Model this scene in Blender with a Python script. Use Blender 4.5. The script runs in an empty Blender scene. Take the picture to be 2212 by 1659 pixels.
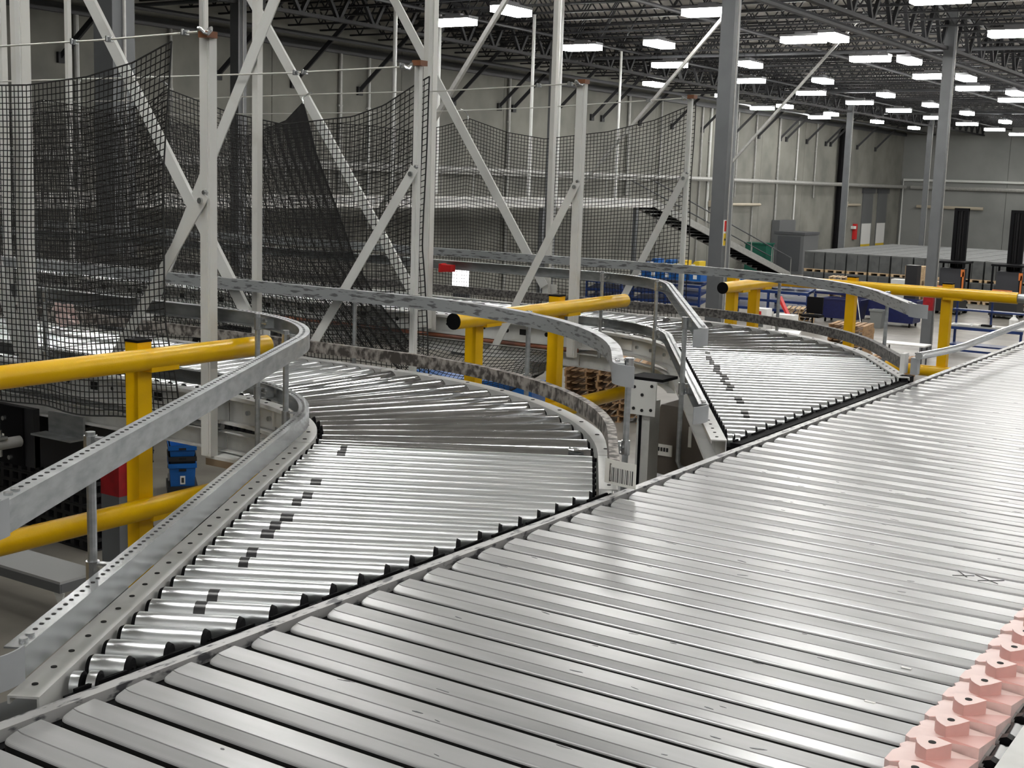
import bpy, math, random
from mathutils import Vector, Matrix
random.seed(7)
PI = math.pi
SC = bpy.context.scene
COL = SC.collection
H = 4.2            # working height of the sorter above the warehouse floor; heights below are relative to the sorter

# ------------------------------------------------------------------ camera, world, exposure
CAM_F, YAW, PITCH, ROLL = 2835.3, -0.57707, 0.15541, -0.03262
cam_d = bpy.data.cameras.new('camera'); cam = bpy.data.objects.new('camera', cam_d); COL.objects.link(cam)
cam_d.sensor_fit = 'HORIZONTAL'; cam_d.sensor_width = 36.0; cam_d.lens = CAM_F / 2212 * 36.0
cam_d.clip_start = 0.05; cam_d.clip_end = 400
_f = Vector((math.sin(YAW)*math.cos(PITCH), math.cos(YAW)*math.cos(PITCH), -math.sin(PITCH)))
_r = Vector((math.cos(YAW), -math.sin(YAW), 0)); _d = _f.cross(_r)
_r2 = math.cos(ROLL)*_r + math.sin(ROLL)*_d; _d2 = -math.sin(ROLL)*_r + math.cos(ROLL)*_d
cam.matrix_world = Matrix(((_r2.x, -_d2.x, -_f.x, 1.6096), (_r2.y, -_d2.y, -_f.y, -1.1232), (_r2.z, -_d2.z, -_f.z, 0.8360 + H), (0, 0, 0, 1)))
SC.camera = cam
world = bpy.data.worlds.new('world'); SC.world = world; world.use_nodes = True
world.node_tree.nodes['Background'].inputs[0].default_value = (0.5, 0.52, 0.55, 1)
world.node_tree.nodes['Background'].inputs[1].default_value = 0.02
SC.view_settings.view_transform = 'Standard'; SC.view_settings.look = 'None'
SC.view_settings.gamma = 1; SC.view_settings.use_curve_mapping = False
SC.view_settings.exposure = 0.0
LAMP_STRENGTH = 55.0
SC.cycles.max_bounces = 5; SC.cycles.diffuse_bounces = 3; SC.cycles.glossy_bounces = 3; SC.cycles.transmission_bounces = 1; SC.cycles.transparent_max_bounces = 4
SC.cycles.use_light_tree = False; SC.cycles.light_sampling_threshold = 0.02; SC.cycles.adaptive_threshold = 0.025; SC.cycles.caustics_reflective = False; SC.cycles.caustics_refractive = False

# ------------------------------------------------------------------ materials
MATS = {}
def mat(name, col, rough=0.5, metal=0.0, var=0.0, scale=8.0, col2=None, stretch=(1, 1, 1), rvar=0.0, bump=0.0, bscale=60.0, detail=4.0,
        lo=0.4, hi=0.6, emit=0.0, alpha=1.0, trans=0.0, coat=0.0, rnd=0.0, spec=None):
    """Principled material; base colour mixes col and col2 by object-space noise."""
    m = bpy.data.materials.new(name); m.use_nodes = True
    nt = m.node_tree; N = nt.nodes; Lk = nt.links; b = N['Principled BSDF']
    b.inputs['Base Color'].default_value = (*col, 1); b.inputs['Roughness'].default_value = rough; b.inputs['Metallic'].default_value = metal
    if spec is not None: b.inputs['Specular IOR Level'].default_value = spec
    if coat: b.inputs['Coat Weight'].default_value = coat
    if trans: b.inputs['Transmission Weight'].default_value = trans
    if emit:
        b.inputs['Emission Color'].default_value = (*col, 1); b.inputs['Emission Strength'].default_value = emit
    if col2 is None and var: col2 = tuple(c*(1-var) for c in col)
    if col2 is not None or rvar or bump or rnd:
        tc = N.new('ShaderNodeTexCoord'); mp = N.new('ShaderNodeMapping'); mp.inputs['Scale'].default_value = stretch
        Lk.new(tc.outputs['Object'], mp.inputs['Vector'])
        if rnd:
            oi = N.new('ShaderNodeObjectInfo'); ad = N.new('ShaderNodeVectorMath'); ad.operation = 'SCALE'
            ad.inputs[0].default_value = (31.0, 17.0, 23.0); Lk.new(oi.outputs['Random'], ad.inputs['Scale']); Lk.new(ad.outputs[0], mp.inputs['Location'])
        nz = N.new('ShaderNodeTexNoise'); nz.inputs['Scale'].default_value = scale; nz.inputs['Detail'].default_value = detail
        Lk.new(mp.outputs[0], nz.inputs['Vector'])
        mr = N.new('ShaderNodeMapRange'); mr.inputs['From Min'].default_value = lo; mr.inputs['From Max'].default_value = hi
        Lk.new(nz.outputs['Fac'], mr.inputs['Value'])
        if col2 is not None:
            mx = N.new('ShaderNodeMix'); mx.data_type = 'RGBA'; mx.inputs['A'].default_value = (*col, 1); mx.inputs['B'].default_value = (*col2, 1)
            Lk.new(mr.outputs[0], mx.inputs['Factor']); Lk.new(mx.outputs['Result'], b.inputs['Base Color'])
        if rvar:
            m2 = N.new('ShaderNodeMapRange'); m2.inputs['To Min'].default_value = rough; m2.inputs['To Max'].default_value = rough + rvar
            Lk.new(mr.outputs[0], m2.inputs['Value']); Lk.new(m2.outputs[0], b.inputs['Roughness'])
        if bump:
            n2 = N.new('ShaderNodeTexNoise'); n2.inputs['Scale'].default_value = bscale; n2.inputs['Detail'].default_value = 3
            Lk.new(mp.outputs[0], n2.inputs['Vector'])
            bp = N.new('ShaderNodeBump'); bp.inputs['Strength'].default_value = bump; bp.inputs['Distance'].default_value = 0.002
            Lk.new(n2.outputs['Fac'], bp.inputs['Height']); Lk.new(bp.outputs[0], b.inputs['Normal'])
    MATS[name] = m
    return m
mat('galv', (0.50, 0.52, 0.53), 0.36, 0.85, col2=(0.36, 0.38, 0.39), scale=14, stretch=(1, 1, 3), rvar=0.12, lo=0.35, hi=0.68)
mat('galv_bright', (0.62, 0.64, 0.65), 0.27, 0.9)
mat('galv_shiny', (0.56, 0.58, 0.59), 0.26, 0.85, col2=(0.47, 0.49, 0.50), scale=9, stretch=(1, 1, 2))
mat('roller_steel', (0.84, 0.86, 0.87), 0.29, 0.86, col2=(0.76, 0.785, 0.80), scale=2, stretch=(1, 3, 3), rnd=1)
mat('taper_steel', (0.78, 0.79, 0.80), 0.15, 0.94, col2=(0.60, 0.61, 0.62), scale=3, stretch=(3, 25, 25), rnd=1)
mat('slat_alu', (0.43, 0.435, 0.44), 0.30, 0.30, col2=(0.36, 0.365, 0.365), spec=.3, scale=5, stretch=(.6, 5, 1), lo=0.35, hi=0.7, detail=3, rnd=1)
mat('slat_gap_shade', (0.02, 0.02, 0.02), 0.6, 0.0, spec=.2)  # near-black slat sides: the shade of the gaps put into the colour
mat('slat_side', (0.30, 0.30, 0.31), 0.4, 0.7)
mat('frame_grey', (0.66, 0.665, 0.65), 0.45, 0.1, col2=(0.52, 0.525, 0.51), scale=9, lo=0.5, hi=0.75)
mat('white_paint', (0.72, 0.73, 0.71), 0.42, 0.0, col2=(0.60, 0.60, 0.57), scale=5, lo=0.55, hi=0.8)
mat('white_paint_worn', (0.68, 0.68, 0.65), 0.5, 0.0, col2=(0.40, 0.37, 0.32), scale=9, stretch=(1, 1, .4), lo=0.58, hi=0.78)
mat('rail_worn', (0.50, 0.50, 0.50), 0.4, 0.3, col2=(0.10, 0.10, 0.11), scale=45, stretch=(1.5, .5, 1), lo=0.53, hi=0.62, detail=5)
mat('yellow', (0.86, 0.51, 0.0), 0.32, 0.0, col2=(0.78, 0.45, 0.0), scale=6, bump=0.25, bscale=240)
mat('red_paint', (0.36, 0.006, 0.012), 0.45, 0.0, var=0.25)
mat('black', (0.007, 0.007, 0.008), 0.7, spec=.08)
mat('black_gloss', (0.01, 0.01, 0.011), 0.22)
mat('dark_metal', (0.05, 0.052, 0.06), 0.5, 0.3)
mat('dark_band', (0.02, 0.02, 0.022), 0.35)
mat('hole', (0.008, 0.008, 0.008), 0.8)
mat('tape_guard', (0.36, 0.33, 0.30), 0.6, 0.0, col2=(0.05, 0.042, 0.036), scale=34, stretch=(1, 1, .8), lo=0.40, hi=0.58, detail=5, bump=0.8, bscale=40)
mat('tape_dark', (0.17, 0.16, 0.15), 0.6, 0.0, col2=(0.045, 0.042, 0.04), scale=55, lo=0.42, hi=0.6, detail=5, bump=0.8, bscale=40)
mat('paint_scuffed', (0.40, 0.42, 0.43), 0.42, 0.35, col2=(0.15, 0.15, 0.155), scale=30, stretch=(.5, .5, 3), lo=0.54, hi=0.61, detail=5)
mat('flare_grey', (0.42, 0.44, 0.46), 0.45, 0.1, var=0.1)
mat('pink', (0.76, 0.45, 0.41), 0.42, 0.0, col2=(0.66, 0.38, 0.35), scale=14, lo=0.5, hi=0.75, rnd=1)
mat('pink_pale', (0.85, 0.64, 0.60), 0.40, 0.0, col2=(0.72, 0.52, 0.49), scale=22, lo=0.52, hi=0.75, rnd=1)
mat('pink_deep', (0.66, 0.32, 0.28), 0.45)
mat('film_pink', (.75, .60, .57), .3)
mat('net', (0.012, 0.012, 0.012), 0.75)
mat('rope_white', (0.62, 0.62, 0.58), 0.5, 0.2)
mat('copper_pipe', (0.36, 0.13, 0.07), 0.5, 0.1, col2=(0.22, 0.09, 0.06), scale=12)
mat('orange_tag', (0.20, 0.075, 0.03), 0.5)
mat('concrete_floor', (0.25, 0.235, 0.205), 0.30, 0.0, col2=(0.15, 0.138, 0.12), scale=0.55, detail=5, lo=0.38, hi=0.72, rvar=0.2, bump=0.02, bscale=4)
mat('concrete_wall', (0.265, 0.26, 0.23), 0.8, 0.0, col2=(0.175, 0.175, 0.157), scale=0.5, detail=5, lo=0.38, hi=0.68)
mat('concrete_back', (0.27, 0.275, 0.265), 0.8, 0.0, col2=(0.18, 0.185, 0.18), scale=0.22, detail=5, lo=0.38, hi=0.68)
mat('deck', (0.25, 0.235, 0.21), 0.8, 0.0, var=0.2, scale=1)
mat('steel_dark', (0.012, 0.0125, 0.015), 0.6, 0.0)
mat('steel_mid', (0.075, 0.078, 0.085), 0.5, 0.0)
mat('column_grey', (0.135, 0.143, 0.15), 0.5, 0.0, var=0.1, scale=2)
mat('pipe_grey', (0.42, 0.42, 0.40), 0.45, 0.3, var=0.15)
mat('pipe_tan', (0.52, 0.46, 0.36), 0.5, 0.1)
mat('lamp_lens', (1.0, 0.985, 0.95), 0.5, emit=LAMP_STRENGTH)
MATS['lamp_lens'].cycles.emission_sampling = 'FRONT'
mat('box_glow', (1, 1, 1), .5, emit=6.0)
mat('lamp_body', (0.22, 0.22, 0.23), 0.5, 0.3)
mat('blue_plastic', (0.008, 0.115, 0.42), 0.38, 0.0, var=0.2, scale=4)
mat('blue_steel', (0.010, 0.035, 0.16), 0.42, 0.0, var=0.3, scale=3)
mat('blue_dark', (0.008, 0.013, 0.085), 0.5, 0.0, var=0.2)
mat('yellow_bin', (0.72, 0.50, 0.02), 0.45)
mat('wood', (0.42, 0.26, 0.13), 0.75, 0.0, col2=(0.26, 0.15, 0.075), scale=3, stretch=(1, 4, 4), lo=0.4, hi=0.65, rnd=1)
mat('wood_pale', (0.55, 0.41, 0.25), 0.75, 0.0, col2=(0.40, 0.28, 0.16), scale=3, stretch=(1, 4, 4), lo=0.4, hi=0.65, rnd=1)
mat('plywood', (0.30, 0.22, 0.14), 0.6, 0.0, var=0.3, scale=3)
mat('grey_plastic', (0.090, 0.095, 0.096), 0.6, 0.0, var=0.25, scale=2.5, rnd=1)
mat('grey_lid', (0.10, 0.105, 0.105), 0.7, 0.0, col2=(0.15, 0.155, 0.155), scale=4, stretch=(.5, 3, 1), lo=.5, hi=.7)
mat('grey_bin', (0.20, 0.21, 0.21), 0.5)
mat('orange', (0.62, 0.17, 0.03), 0.5)
mat('white', (0.80, 0.80, 0.78), 0.5)
mat('paper', (0.82, 0.81, 0.76), 0.6)
mat('ink', (0.03, 0.03, 0.03), 0.6)
mat('red', (0.60, 0.02, 0.02), 0.5)
mat('green', (0.008, 0.10, 0.065), 0.5)
mat('tan_box', (0.145, 0.125, 0.105), 0.5, 0.1, var=0.12, scale=3)
mat('motor', (0.055, 0.048, 0.042), 0.45, 0.1)
mat('cardboard', (0.36, 0.23, 0.12), 0.8)
mat('grey_panel', (0.14, 0.145, 0.15), 0.5, 0.1)
mat('table_top', (0.44, 0.45, 0.45), 0.42, 0.2)
mat('black_plastic', (0.016, 0.016, 0.018), 0.45)

# ------------------------------------------------------------------ mesh building
class MB:
    def __init__(s): s.v = []; s.f = []; s.m = []
    def add(s, vs, fs, mi=0):
        b = len(s.v); s.v += [tuple(p) for p in vs]; s.f += [tuple(b+i for i in f) for f in fs]; s.m += [mi]*len(fs); return s
    def box(s, c, size, rz=0.0, mi=0, M=None):
        hx, hy, hz = size[0]/2, size[1]/2, size[2]/2
        P = [Vector((x, y, z)) for z in (-hz, hz) for y in (-hy, hy) for x in (-hx, hx)]
        R = M if M is not None else Matrix.Rotation(rz, 3, 'Z')
        P = [R @ p + Vector(c) for p in P]
        return s.add(P, [(0, 2, 3, 1), (4, 5, 7, 6), (0, 1, 5, 4), (2, 6, 7, 3), (0, 4, 6, 2), (1, 3, 7, 5)], mi)
    def lohi(s, lo, hi, mi=0):
        return s.box([(a+b)/2 for a, b in zip(lo, hi)], [b-a for a, b in zip(lo, hi)], mi=mi)
    def bar(s, p0, p1, w, t=None, up=(0, 0, 1), mi=0):
        """Rectangular bar from p0 to p1: w across, t in the 'up' sense."""
        t = t or w; p0 = Vector(p0); p1 = Vector(p1); d = (p1-p0); L = d.length; d.normalize()
        u = Vector(up); x = d.cross(u)
        if x.length < 1e-4: x = d.cross(Vector((0, 1, 0)))
        x.normalize(); z = x.cross(d)
        M = Matrix((x, d, z)).transposed()
        return s.box((p0+p1)/2, (w, L, t), M=M, mi=mi)
    def cyl(s, p0, p1, r, n=12, r2=None, cap=True, mi=0, mcap=None):
        p0 = Vector(p0); p1 = Vector(p1); d = (p1-p0).normalized(); r2 = r if r2 is None else r2
        a = d.cross(Vector((0, 0, 1)))
        if a.length < 1e-4: a = Vector((1, 0, 0))
        a.normalize(); b = d.cross(a)
        V = []
        for p, q in ((p0, r), (p1, r2)):
            for i in range(n):
                t = 2*PI*i/n; V.append(p + q*(math.cos(t)*a + math.sin(t)*b))
        s.add(V, [(i, (i+1) % n, n+(i+1) % n, n+i) for i in range(n)], mi)
        if cap:
            c = mi if mcap is None else mcap
            s.add(V[:n], [tuple(range(n-1, -1, -1))], c); s.add(V[n:], [tuple(range(n))], c)
        return s
    def tube(s, path, r, n=8, cap=True, mi=0):
        P = [Vector(p) for p in path]; V = []; pa = None
        for i, p in enumerate(P):
            d = (P[min(i+1, len(P)-1)] - P[max(i-1, 0)]).normalized()
            if pa is None:
                a = d.cross(Vector((0, 0, 1)))
                if a.length < 1e-3: a = Vector((1, 0, 0))
            else: a = pa - d*pa.dot(d)
            a.normalize(); pa = a; b = d.cross(a)
            V += [p + r*(math.cos(2*PI*k/n)*a + math.sin(2*PI*k/n)*b) for k in range(n)]
        F = []
        for i in range(len(P)-1):
            for k in range(n): F.append((i*n+k, i*n+(k+1) % n, (i+1)*n+(k+1) % n, (i+1)*n+k))
        if cap: F += [tuple(range(n-1, -1, -1)), tuple((len(P)-1)*n+k for k in range(n))]
        return s.add(V, F, mi)
    def grid(s, rows, closed=True, cap=True, mi=0):
        """rows: list of equally long rings of points."""
        n = len(rows[0]); V = [p for r in rows for p in r]; F = []
        for i in range(len(rows)-1):
            for k in range(n if closed else n-1): F.append((i*n+k, i*n+(k+1) % n, (i+1)*n+(k+1) % n, (i+1)*n+k))
        if cap and closed: F += [tuple(range(n-1, -1, -1)), tuple((len(rows)-1)*n+k for k in range(n))]
        return s.add(V, F, mi)
    def prism(s, poly, z0, z1, mi=0):
        n = len(poly); V = [(x, y, z0) for x, y in poly] + [(x, y, z1) for x, y in poly]
        return s.add(V, [tuple(range(n-1, -1, -1)), tuple(range(n, 2*n))] + [(i, (i+1) % n, n+(i+1) % n, n+i) for i in range(n)], mi)
    def extr(s, prof, p0, p1, ax, up=(0, 0, 1), mi=0):
        """Extrude a 2D profile (a along 'ax', b along 'up') from p0 to p1."""
        A = Vector(ax); B = Vector(up)
        return s.grid([[Vector(p) + A*a + B*b for a, b in prof] for p in (p0, p1)], mi=mi)
    def mesh(s, name, mats, o=(0, 0, 0), smooth=True):
        me = bpy.data.meshes.new(name); o = Vector(o)
        me.from_pydata([tuple(Vector(p)-o) for p in s.v], [], s.f)
        ms = mats if isinstance(mats, (list, tuple)) else [mats]
        for m in ms: me.materials.append(MATS[m])
        if len(ms) > 1: me.polygons.foreach_set('material_index', s.m)
        bm_fix(me)
        if smooth:
            me.polygons.foreach_set('use_smooth', [True]*len(me.polygons)); me.set_sharp_from_angle(angle=math.radians(32))
        me.update(); return me
import bmesh
def bm_fix(me):
    b = bmesh.new(); b.from_mesh(me); bmesh.ops.recalc_face_normals(b, faces=b.faces); b.to_mesh(me); b.free()

def tag(o, label=None, cat=None, group=None, kind=None):
    for k, v in (('label', label), ('category', cat), ('group', group), ('kind', kind)):
        if v: o[k] = v
    return o
class Thing:
    """An Empty at the thing's base with its parts; all points are given in room coordinates (heights relative to the sorter)."""
    def __init__(s, name, label, cat, o=(0, 0, 0), group=None, kind=None):
        s.o = Vector(o); s.e = bpy.data.objects.new(name, None); COL.objects.link(s.e)
        s.e.location = s.o + Vector((0, 0, H)); s.e.empty_display_size = 0.1
        tag(s.e, label, cat, group, kind)
    def part(s, name, mb, mats, parent=None, kind=None, label=None, smooth=True):
        me = mb.mesh(name, mats, s.o, smooth) if isinstance(mb, MB) else mb
        ob = bpy.data.objects.new(name, me); COL.objects.link(ob); ob.parent = parent or s.e
        return tag(ob, label, kind=kind)
    def inst(s, name, me, M, parent=None):
        """A part from shared mesh data with its own placement (room coordinates)."""
        ob = bpy.data.objects.new(name, me); COL.objects.link(ob); ob.parent = parent or s.e
        M = M.copy(); M.translation -= s.o; ob.matrix_local = M
        return ob
def solo(name, mb, mats, label, cat, group=None, kind=None, o=None, smooth=True):
    if o is None:
        xs = [p[0] for p in mb.v]; ys = [p[1] for p in mb.v]; zs = [p[2] for p in mb.v]
        o = ((min(xs)+max(xs))/2, (min(ys)+max(ys))/2, min(zs))
    ob = bpy.data.objects.new(name, mb.mesh(name, mats, o, smooth)); COL.objects.link(ob)
    ob.location = Vector(o) + Vector((0, 0, H))
    return tag(ob, label, cat, group, kind)
def children(o): return [c for c in COL.objects if c.parent == o]
def copy_tree(o, loc, rz=0.0, label=None, group=None):
    kids = KIDS.setdefault(o.name, [(c, children(c)) for c in children(o)])
    c = o.copy(); COL.objects.link(c); c.location = Vector(loc) + Vector((0, 0, H)); c.rotation_euler = (0, 0, rz)
    if label: c['label'] = label
    if group: c['group'] = group
    for k, subs in kids:
        q = k.copy(); COL.objects.link(q); q.parent = c
        for u in subs:
            w = u.copy(); COL.objects.link(w); w.parent = q
    return c
KIDS = {}
def frameM(x, y, z, p):
    M = Matrix((x, y, z)).transposed().to_4x4(); M.translation = Vector(p); return M

ORD = ['first', 'second', 'third', 'fourth', 'fifth', 'sixth', 'seventh', 'eighth', 'ninth', 'tenth', 'eleventh', 'twelfth', 'thirteenth', 'fourteenth', 'fifteenth', 'sixteenth', 'seventeenth', 'eighteenth']
# ------------------------------------------------------------------ the hall
FZ, DECK = -H, 6.45
XL, XR, Y0, Y1 = -30.0, 34.0, -24.0, 102.0
def struct(name, mb, mats, label=None, parent=None):
    ob = solo(name, mb, mats, label, None, kind='structure'); return ob
struct('floor', MB().lohi((XL-.3, Y0-.3, FZ-.2), (XR+.3, Y1+.3, FZ)), 'concrete_floor', 'worn beige concrete warehouse floor')
# tilt-up walls: panels standing on a backing, joints recessed
def panel_wall(name, along, fixed, a0, a1, step, m, inward, label):
    t = Thing(name, label, None, (0, 0, FZ), kind='structure')
    mb = MB()
    if along == 'y': mb.lohi((min(fixed, fixed-.3*inward), a0, FZ), (max(fixed, fixed-.3*inward), a1, 8.2))
    else: mb.lohi((a0, min(fixed, fixed-.3*inward), FZ), (a1, max(fixed, fixed-.3*inward), 8.2))
    t.part('backing', mb, 'hole')
    a = a0
    while a < a1-.1:
        b = min(a+step, a1); mb = MB(); g = .014
        if along == 'y': mb.lohi((min(fixed, fixed+.06*inward), a+g, FZ), (max(fixed, fixed+.06*inward), b-g, 8.2))
        else: mb.lohi((a+g, min(fixed, fixed+.06*inward), FZ), (b-g, max(fixed, fixed+.06*inward), 8.2))
        t.part('wall_panel', mb, m); a = b
    return t
panel_wall('wall_left', 'y', XL, Y0, Y1, 7.0, 'concrete_wall', 1, 'long pale concrete panel wall with conduits behind the nets')
panel_wall('wall_back', 'x', Y1, XL, XR, 8.0, 'concrete_back', -1, 'grey concrete end wall behind the stacked containers')
panel_wall('wall_right', 'y', XR, Y0, Y1, 7.0, 'concrete_back', -1, 'concrete side wall across the hall')
panel_wall('wall_front', 'x', Y0, XL, XR, 8.0, 'concrete_back', 1, 'concrete wall behind the sorter')
ceil = Thing('ceiling', 'metal deck roof carried by dark open-web joists', None, (0, 0, DECK), kind='structure')
ceil.part('roof_deck', MB().lohi((XL-.3, Y0-.3, DECK), (XR+.3, Y1+.3, DECK+.2)), 'deck')
GX = [-24.0, -10.0, 4.0, 18.0]
def truss_mesh(name, L, hgt, panels, chord, web, m):
    mb = MB()
    mb.lohi((0, -chord/2, -chord*.6), (L, chord/2, 0)); mb.lohi((0, -chord/2, -hgt), (L, chord/2, -hgt+chord*.6))
    s = L/panels
    for i in range(panels):
        x = i*s
        mb.bar((x, 0, -.02), (x+s/2, 0, -hgt+.02), web, up=(0, 1, 0)); mb.bar((x+s/2, 0, -hgt+.02), (x+s, 0, -.02), web, up=(0, 1, 0))
    return mb.mesh(name, m)
jm = truss_mesh('roof_joist', 14.0, 0.75, 14, 0.09, 0.035, 'steel_dark'); jm6 = truss_mesh('roof_joist_short', 6.0, 0.75, 6, 0.09, 0.035, 'steel_dark')
gm = truss_mesh('girder', 15.9, 1.25, 10, 0.17, 0.10, 'steel_dark')
yj = 12.0
while yj < 101:
    ceil.inst('roof_joist', jm6, Matrix.Translation((-30, yj, DECK-.03)))
    for gx in GX[:3]: ceil.inst('roof_joist', jm, Matrix.Translation((gx, yj, DECK-.03)))
    yj += 1.6
for gx in GX[:3]:
    for k in range(6):
        ceil.inst('girder', gm, Matrix.Translation((gx, 8.6+15.9*k, DECK-.1)) @ Matrix.Rotation(PI/2, 4, 'Z'))
# bridging lines and gas/sprinkler mains under the deck, running with the girders
for x, z, r, m in ((-27.6, 5.15, .07, 'steel_mid'), (-22.0, 5.55, .05, 'steel_dark'), (-15.5, 5.6, .06, 'steel_mid'), (-10.6, 5.0, .09, 'steel_mid'), (-5.0, 5.6, .05, 'steel_dark'), (1.0, 5.6, .05, 'steel_dark')):
    ceil.part('roof_pipe', MB().cyl((x, 10, z), (x, 101.8, z), r, 8), m)
for y in (26, 44, 62, 80): ceil.part('cross_pipe', MB().cyl((-29.9, y, 5.5), (18, y, 5.5), .06, 8), 'steel_mid')
# ledger along the wall head and kickers down to the panels
ceil.part('ledger', MB().lohi((XL+.07, 8, 5.0), (XL+.25, 101.8, 5.25)), 'steel_mid')
for y in (17.5, 23.5, 29.5, 33.0, 36.5, 42.3, 45.6, 46.7, 50.1, 53.4, 54.4, 58.2, 61.8, 65.5, 69.9, 73.3, 76.7, 77.7, 81.2, 84.7, 85.6, 91, 95):
    ceil.part('wall_kicker', MB().bar((-29.9, y, 3.8), (-27.8, y+1.0, 6.35), .13, .13).box((-29.9, y, 3.78), (.12, .26, .3)), 'steel_dark')

# columns of the hall
def column(x, y, label, band=True):
    t = Thing('column', label, None, (x, y, FZ), kind='structure'); a = .15
    prof = [(-a, -a), (a, -a), (a, a), (-a, a)]
    t.part('shaft', MB().prism([(x+u, y+v) for u, v in prof], FZ, 6.3), 'column_grey')
    t.part('base_plate', MB().box((x, y, FZ+.015), (.5, .5, .03)), 'column_grey')
    if band: t.part('red_band', MB().prism([(x+u*1.02, y+v*1.02) for u, v in prof], FZ+1.38, FZ+1.96), 'red_paint')
    t.part('conduit', MB().cyl((x+.185, y-.02, FZ+.3), (x+.185, y-.02, 6.3), .018, 8), 'pipe_grey')
    return t
column(-9.95, 8.6, 'grey square column with red band beside the stacked blue totes')
column(-10.0, 24.5, 'grey square column with extinguisher sign rising behind the far net post')
column(-9.9, 40.3, 'grey square column with red band beside the blue workbench')
for y, l in ((24.5, 'beside the tall net frames'), (40.4, 'behind the middle hanger posts'), (56.3, 'near the foot of the stairs'), (72.2, 'at the corner of the stacked grey containers'), (88.0, 'close to the far corner of the hall')):
    column(-24.0, y, 'grey column standing along the concrete wall ' + l, False)
for i, y in enumerate((8.6, 24.5, 40.4, 56.3)): column(4.0, y, '%s grey column in the row beyond the sorter' % ORD[i], False)
# signs on the second column
t = Thing('extinguisher_sign', 'red and yellow fire extinguisher sign on grey column', 'sign', (-9.83, 24.4, .3))
t.part('panel', MB().lohi((-9.848, 24.36, -.42), (-9.832, 24.50, .12)), 'paper')
t.part('red_print', MB().lohi((-9.833, 24.38, -.12), (-9.829, 24.48, .10)), 'red')
t.part('yellow_print', MB().lohi((-9.833, 24.365, -.41), (-9.829, 24.495, -.16)), 'yellow_bin')
t.part('arrow', MB().add([(-9.827, 24.39, -.29), (-9.827, 24.43, -.24), (-9.827, 24.43, -.27), (-9.827, 24.48, -.27), (-9.827, 24.48, -.31), (-9.827, 24.43, -.31), (-9.827, 24.43, -.34)], [(0, 1, 2, 3, 4, 5, 6)]), 'ink')

# conduits, pipes and fittings on the concrete wall
n = 0
for y in (24.0, 27.5, 31.2, 35.4, 37.0, 41.2, 46.3, 49.7, 52.0, 57.0, 60.5, 65.4, 66.5, 70.2, 72.9, 76.5, 79.6, 82.9):
    r = .05 if n % 3 else .075; n += 1
    z0 = (FZ, -1.2, .2, FZ)[n % 4]
    solo('wall_conduit', MB().cyl((-29.86, y, z0), (-29.86, y, 5.0), r, 8).box((-29.88, y, 1.4), (.1, 3*r, .06)).box((-29.88, y, 3.2), (.1, 3*r, .06)), ('pipe_grey' if n % 4 != 1 else 'white_paint'),
         'thin vertical conduit on the side wall, %s counted towards the hall corner' % ORD[n-1], 'conduit', 'conduits on the concrete wall', o=(-29.86, y, z0))
solo('sprinkler_pipe', MB().cyl((-29.3, 20, 1.1), (-29.3, 101.0, 1.15), .13, 10), 'pipe_grey', 'thick grey pipe running level along the concrete side wall', 'pipe')
solo('sprinkler_pipe', MB().cyl((-29.1, 101.72, 1.15), (20, 101.72, 1.15), .16, 10), 'pipe_grey', 'thick grey pipe running level along the end wall', 'pipe')
solo('gas_pipe', MB().tube([(-29.7, 101.75, FZ), (-29.7, 101.75, 1.7), (20, 101.75, 1.7)], .1, 8), 'white_paint', 'thin white pipe turning along the end wall above the thick pipe', 'pipe')
for x, m, y0, y1 in ((-29.64, 'pipe_tan', 67.2, 73.5), (-29.82, 'pipe_tan', 89.5, 92.2)):
    solo('branch_pipe', MB().cyl((x, y0, -.25), (x, y1, -.25), .09, 8).box((x, y0-.4, -.2), (.2, .7, .35)).box((x, y0-.4, .1), (.12, .25, .3)), m,
         'short tan pipe with valve %s the black downpipe on the wall' % ('ahead of' if y0 < 70 else 'just past'), 'pipe')
solo('branch_pipe', MB().cyl((-28.5, 101.6, -.3), (-23.5, 101.6, -.3), .12, 8), 'pipe_tan', 'short tan pipe low on the end wall', 'pipe')
t = Thing('downpipe', 'black roof downpipe bundle in the corner of the concrete wall', 'pipe', (-29.6, 88, FZ))
for k in range(3): t.part('pipe', MB().cyl((-29.65, 87.2+.45*k, FZ), (-29.65, 87.2+.45*k, 4.9), .2, 10), 'black')
for k, (y0, y1) in enumerate(((93.0, 95.3), (96.4, 98.6))):
    t = Thing('dock_door', 'grey sectional dock door in the concrete wall with white card on it, %s' % ('nearer the black downpipe' if k == 0 else 'nearer the hall corner'), 'door', (-29.9, (y0+y1)/2, FZ))
    t.part('door_leaf', MB().lohi((-29.93, y0, FZ), (-29.88, y1, .6)), 'grey_panel'); t.part('lintel', MB().lohi((-29.93, y0-.2, .6), (-29.8, y1+.2, .95)), 'steel_mid')
    t.part('white_card', MB().lohi((-29.88, y0+.1, -3.1), (-29.85, y1-.2, -1.6)), 'white'); t.part('yellow_edge', MB().lohi((-29.88, y0+.1, -3.4), (-29.85, y1-.2, -3.1)), 'yellow_bin')
t = Thing('exit_alarm', 'red fire alarm pull with white light on the concrete wall', 'alarm', (-29.8, 91.5, -1.9))
t.part('red_box', MB().lohi((-29.92, 91.3, -2.7), (-29.7, 91.7, -1.6)), 'red'); t.part('lamp', MB().lohi((-29.92, 90.9, -1.95), (-29.66, 91.3, -1.75)), 'white')
solo('wall_cabinet', MB().lohi((-29.9, 76.2, -2.6), (-29.4, 78.9, -1.2)), 'grey_panel', 'small grey electrical box on the wall above the tall cabinet', 'cabinet')
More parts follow.
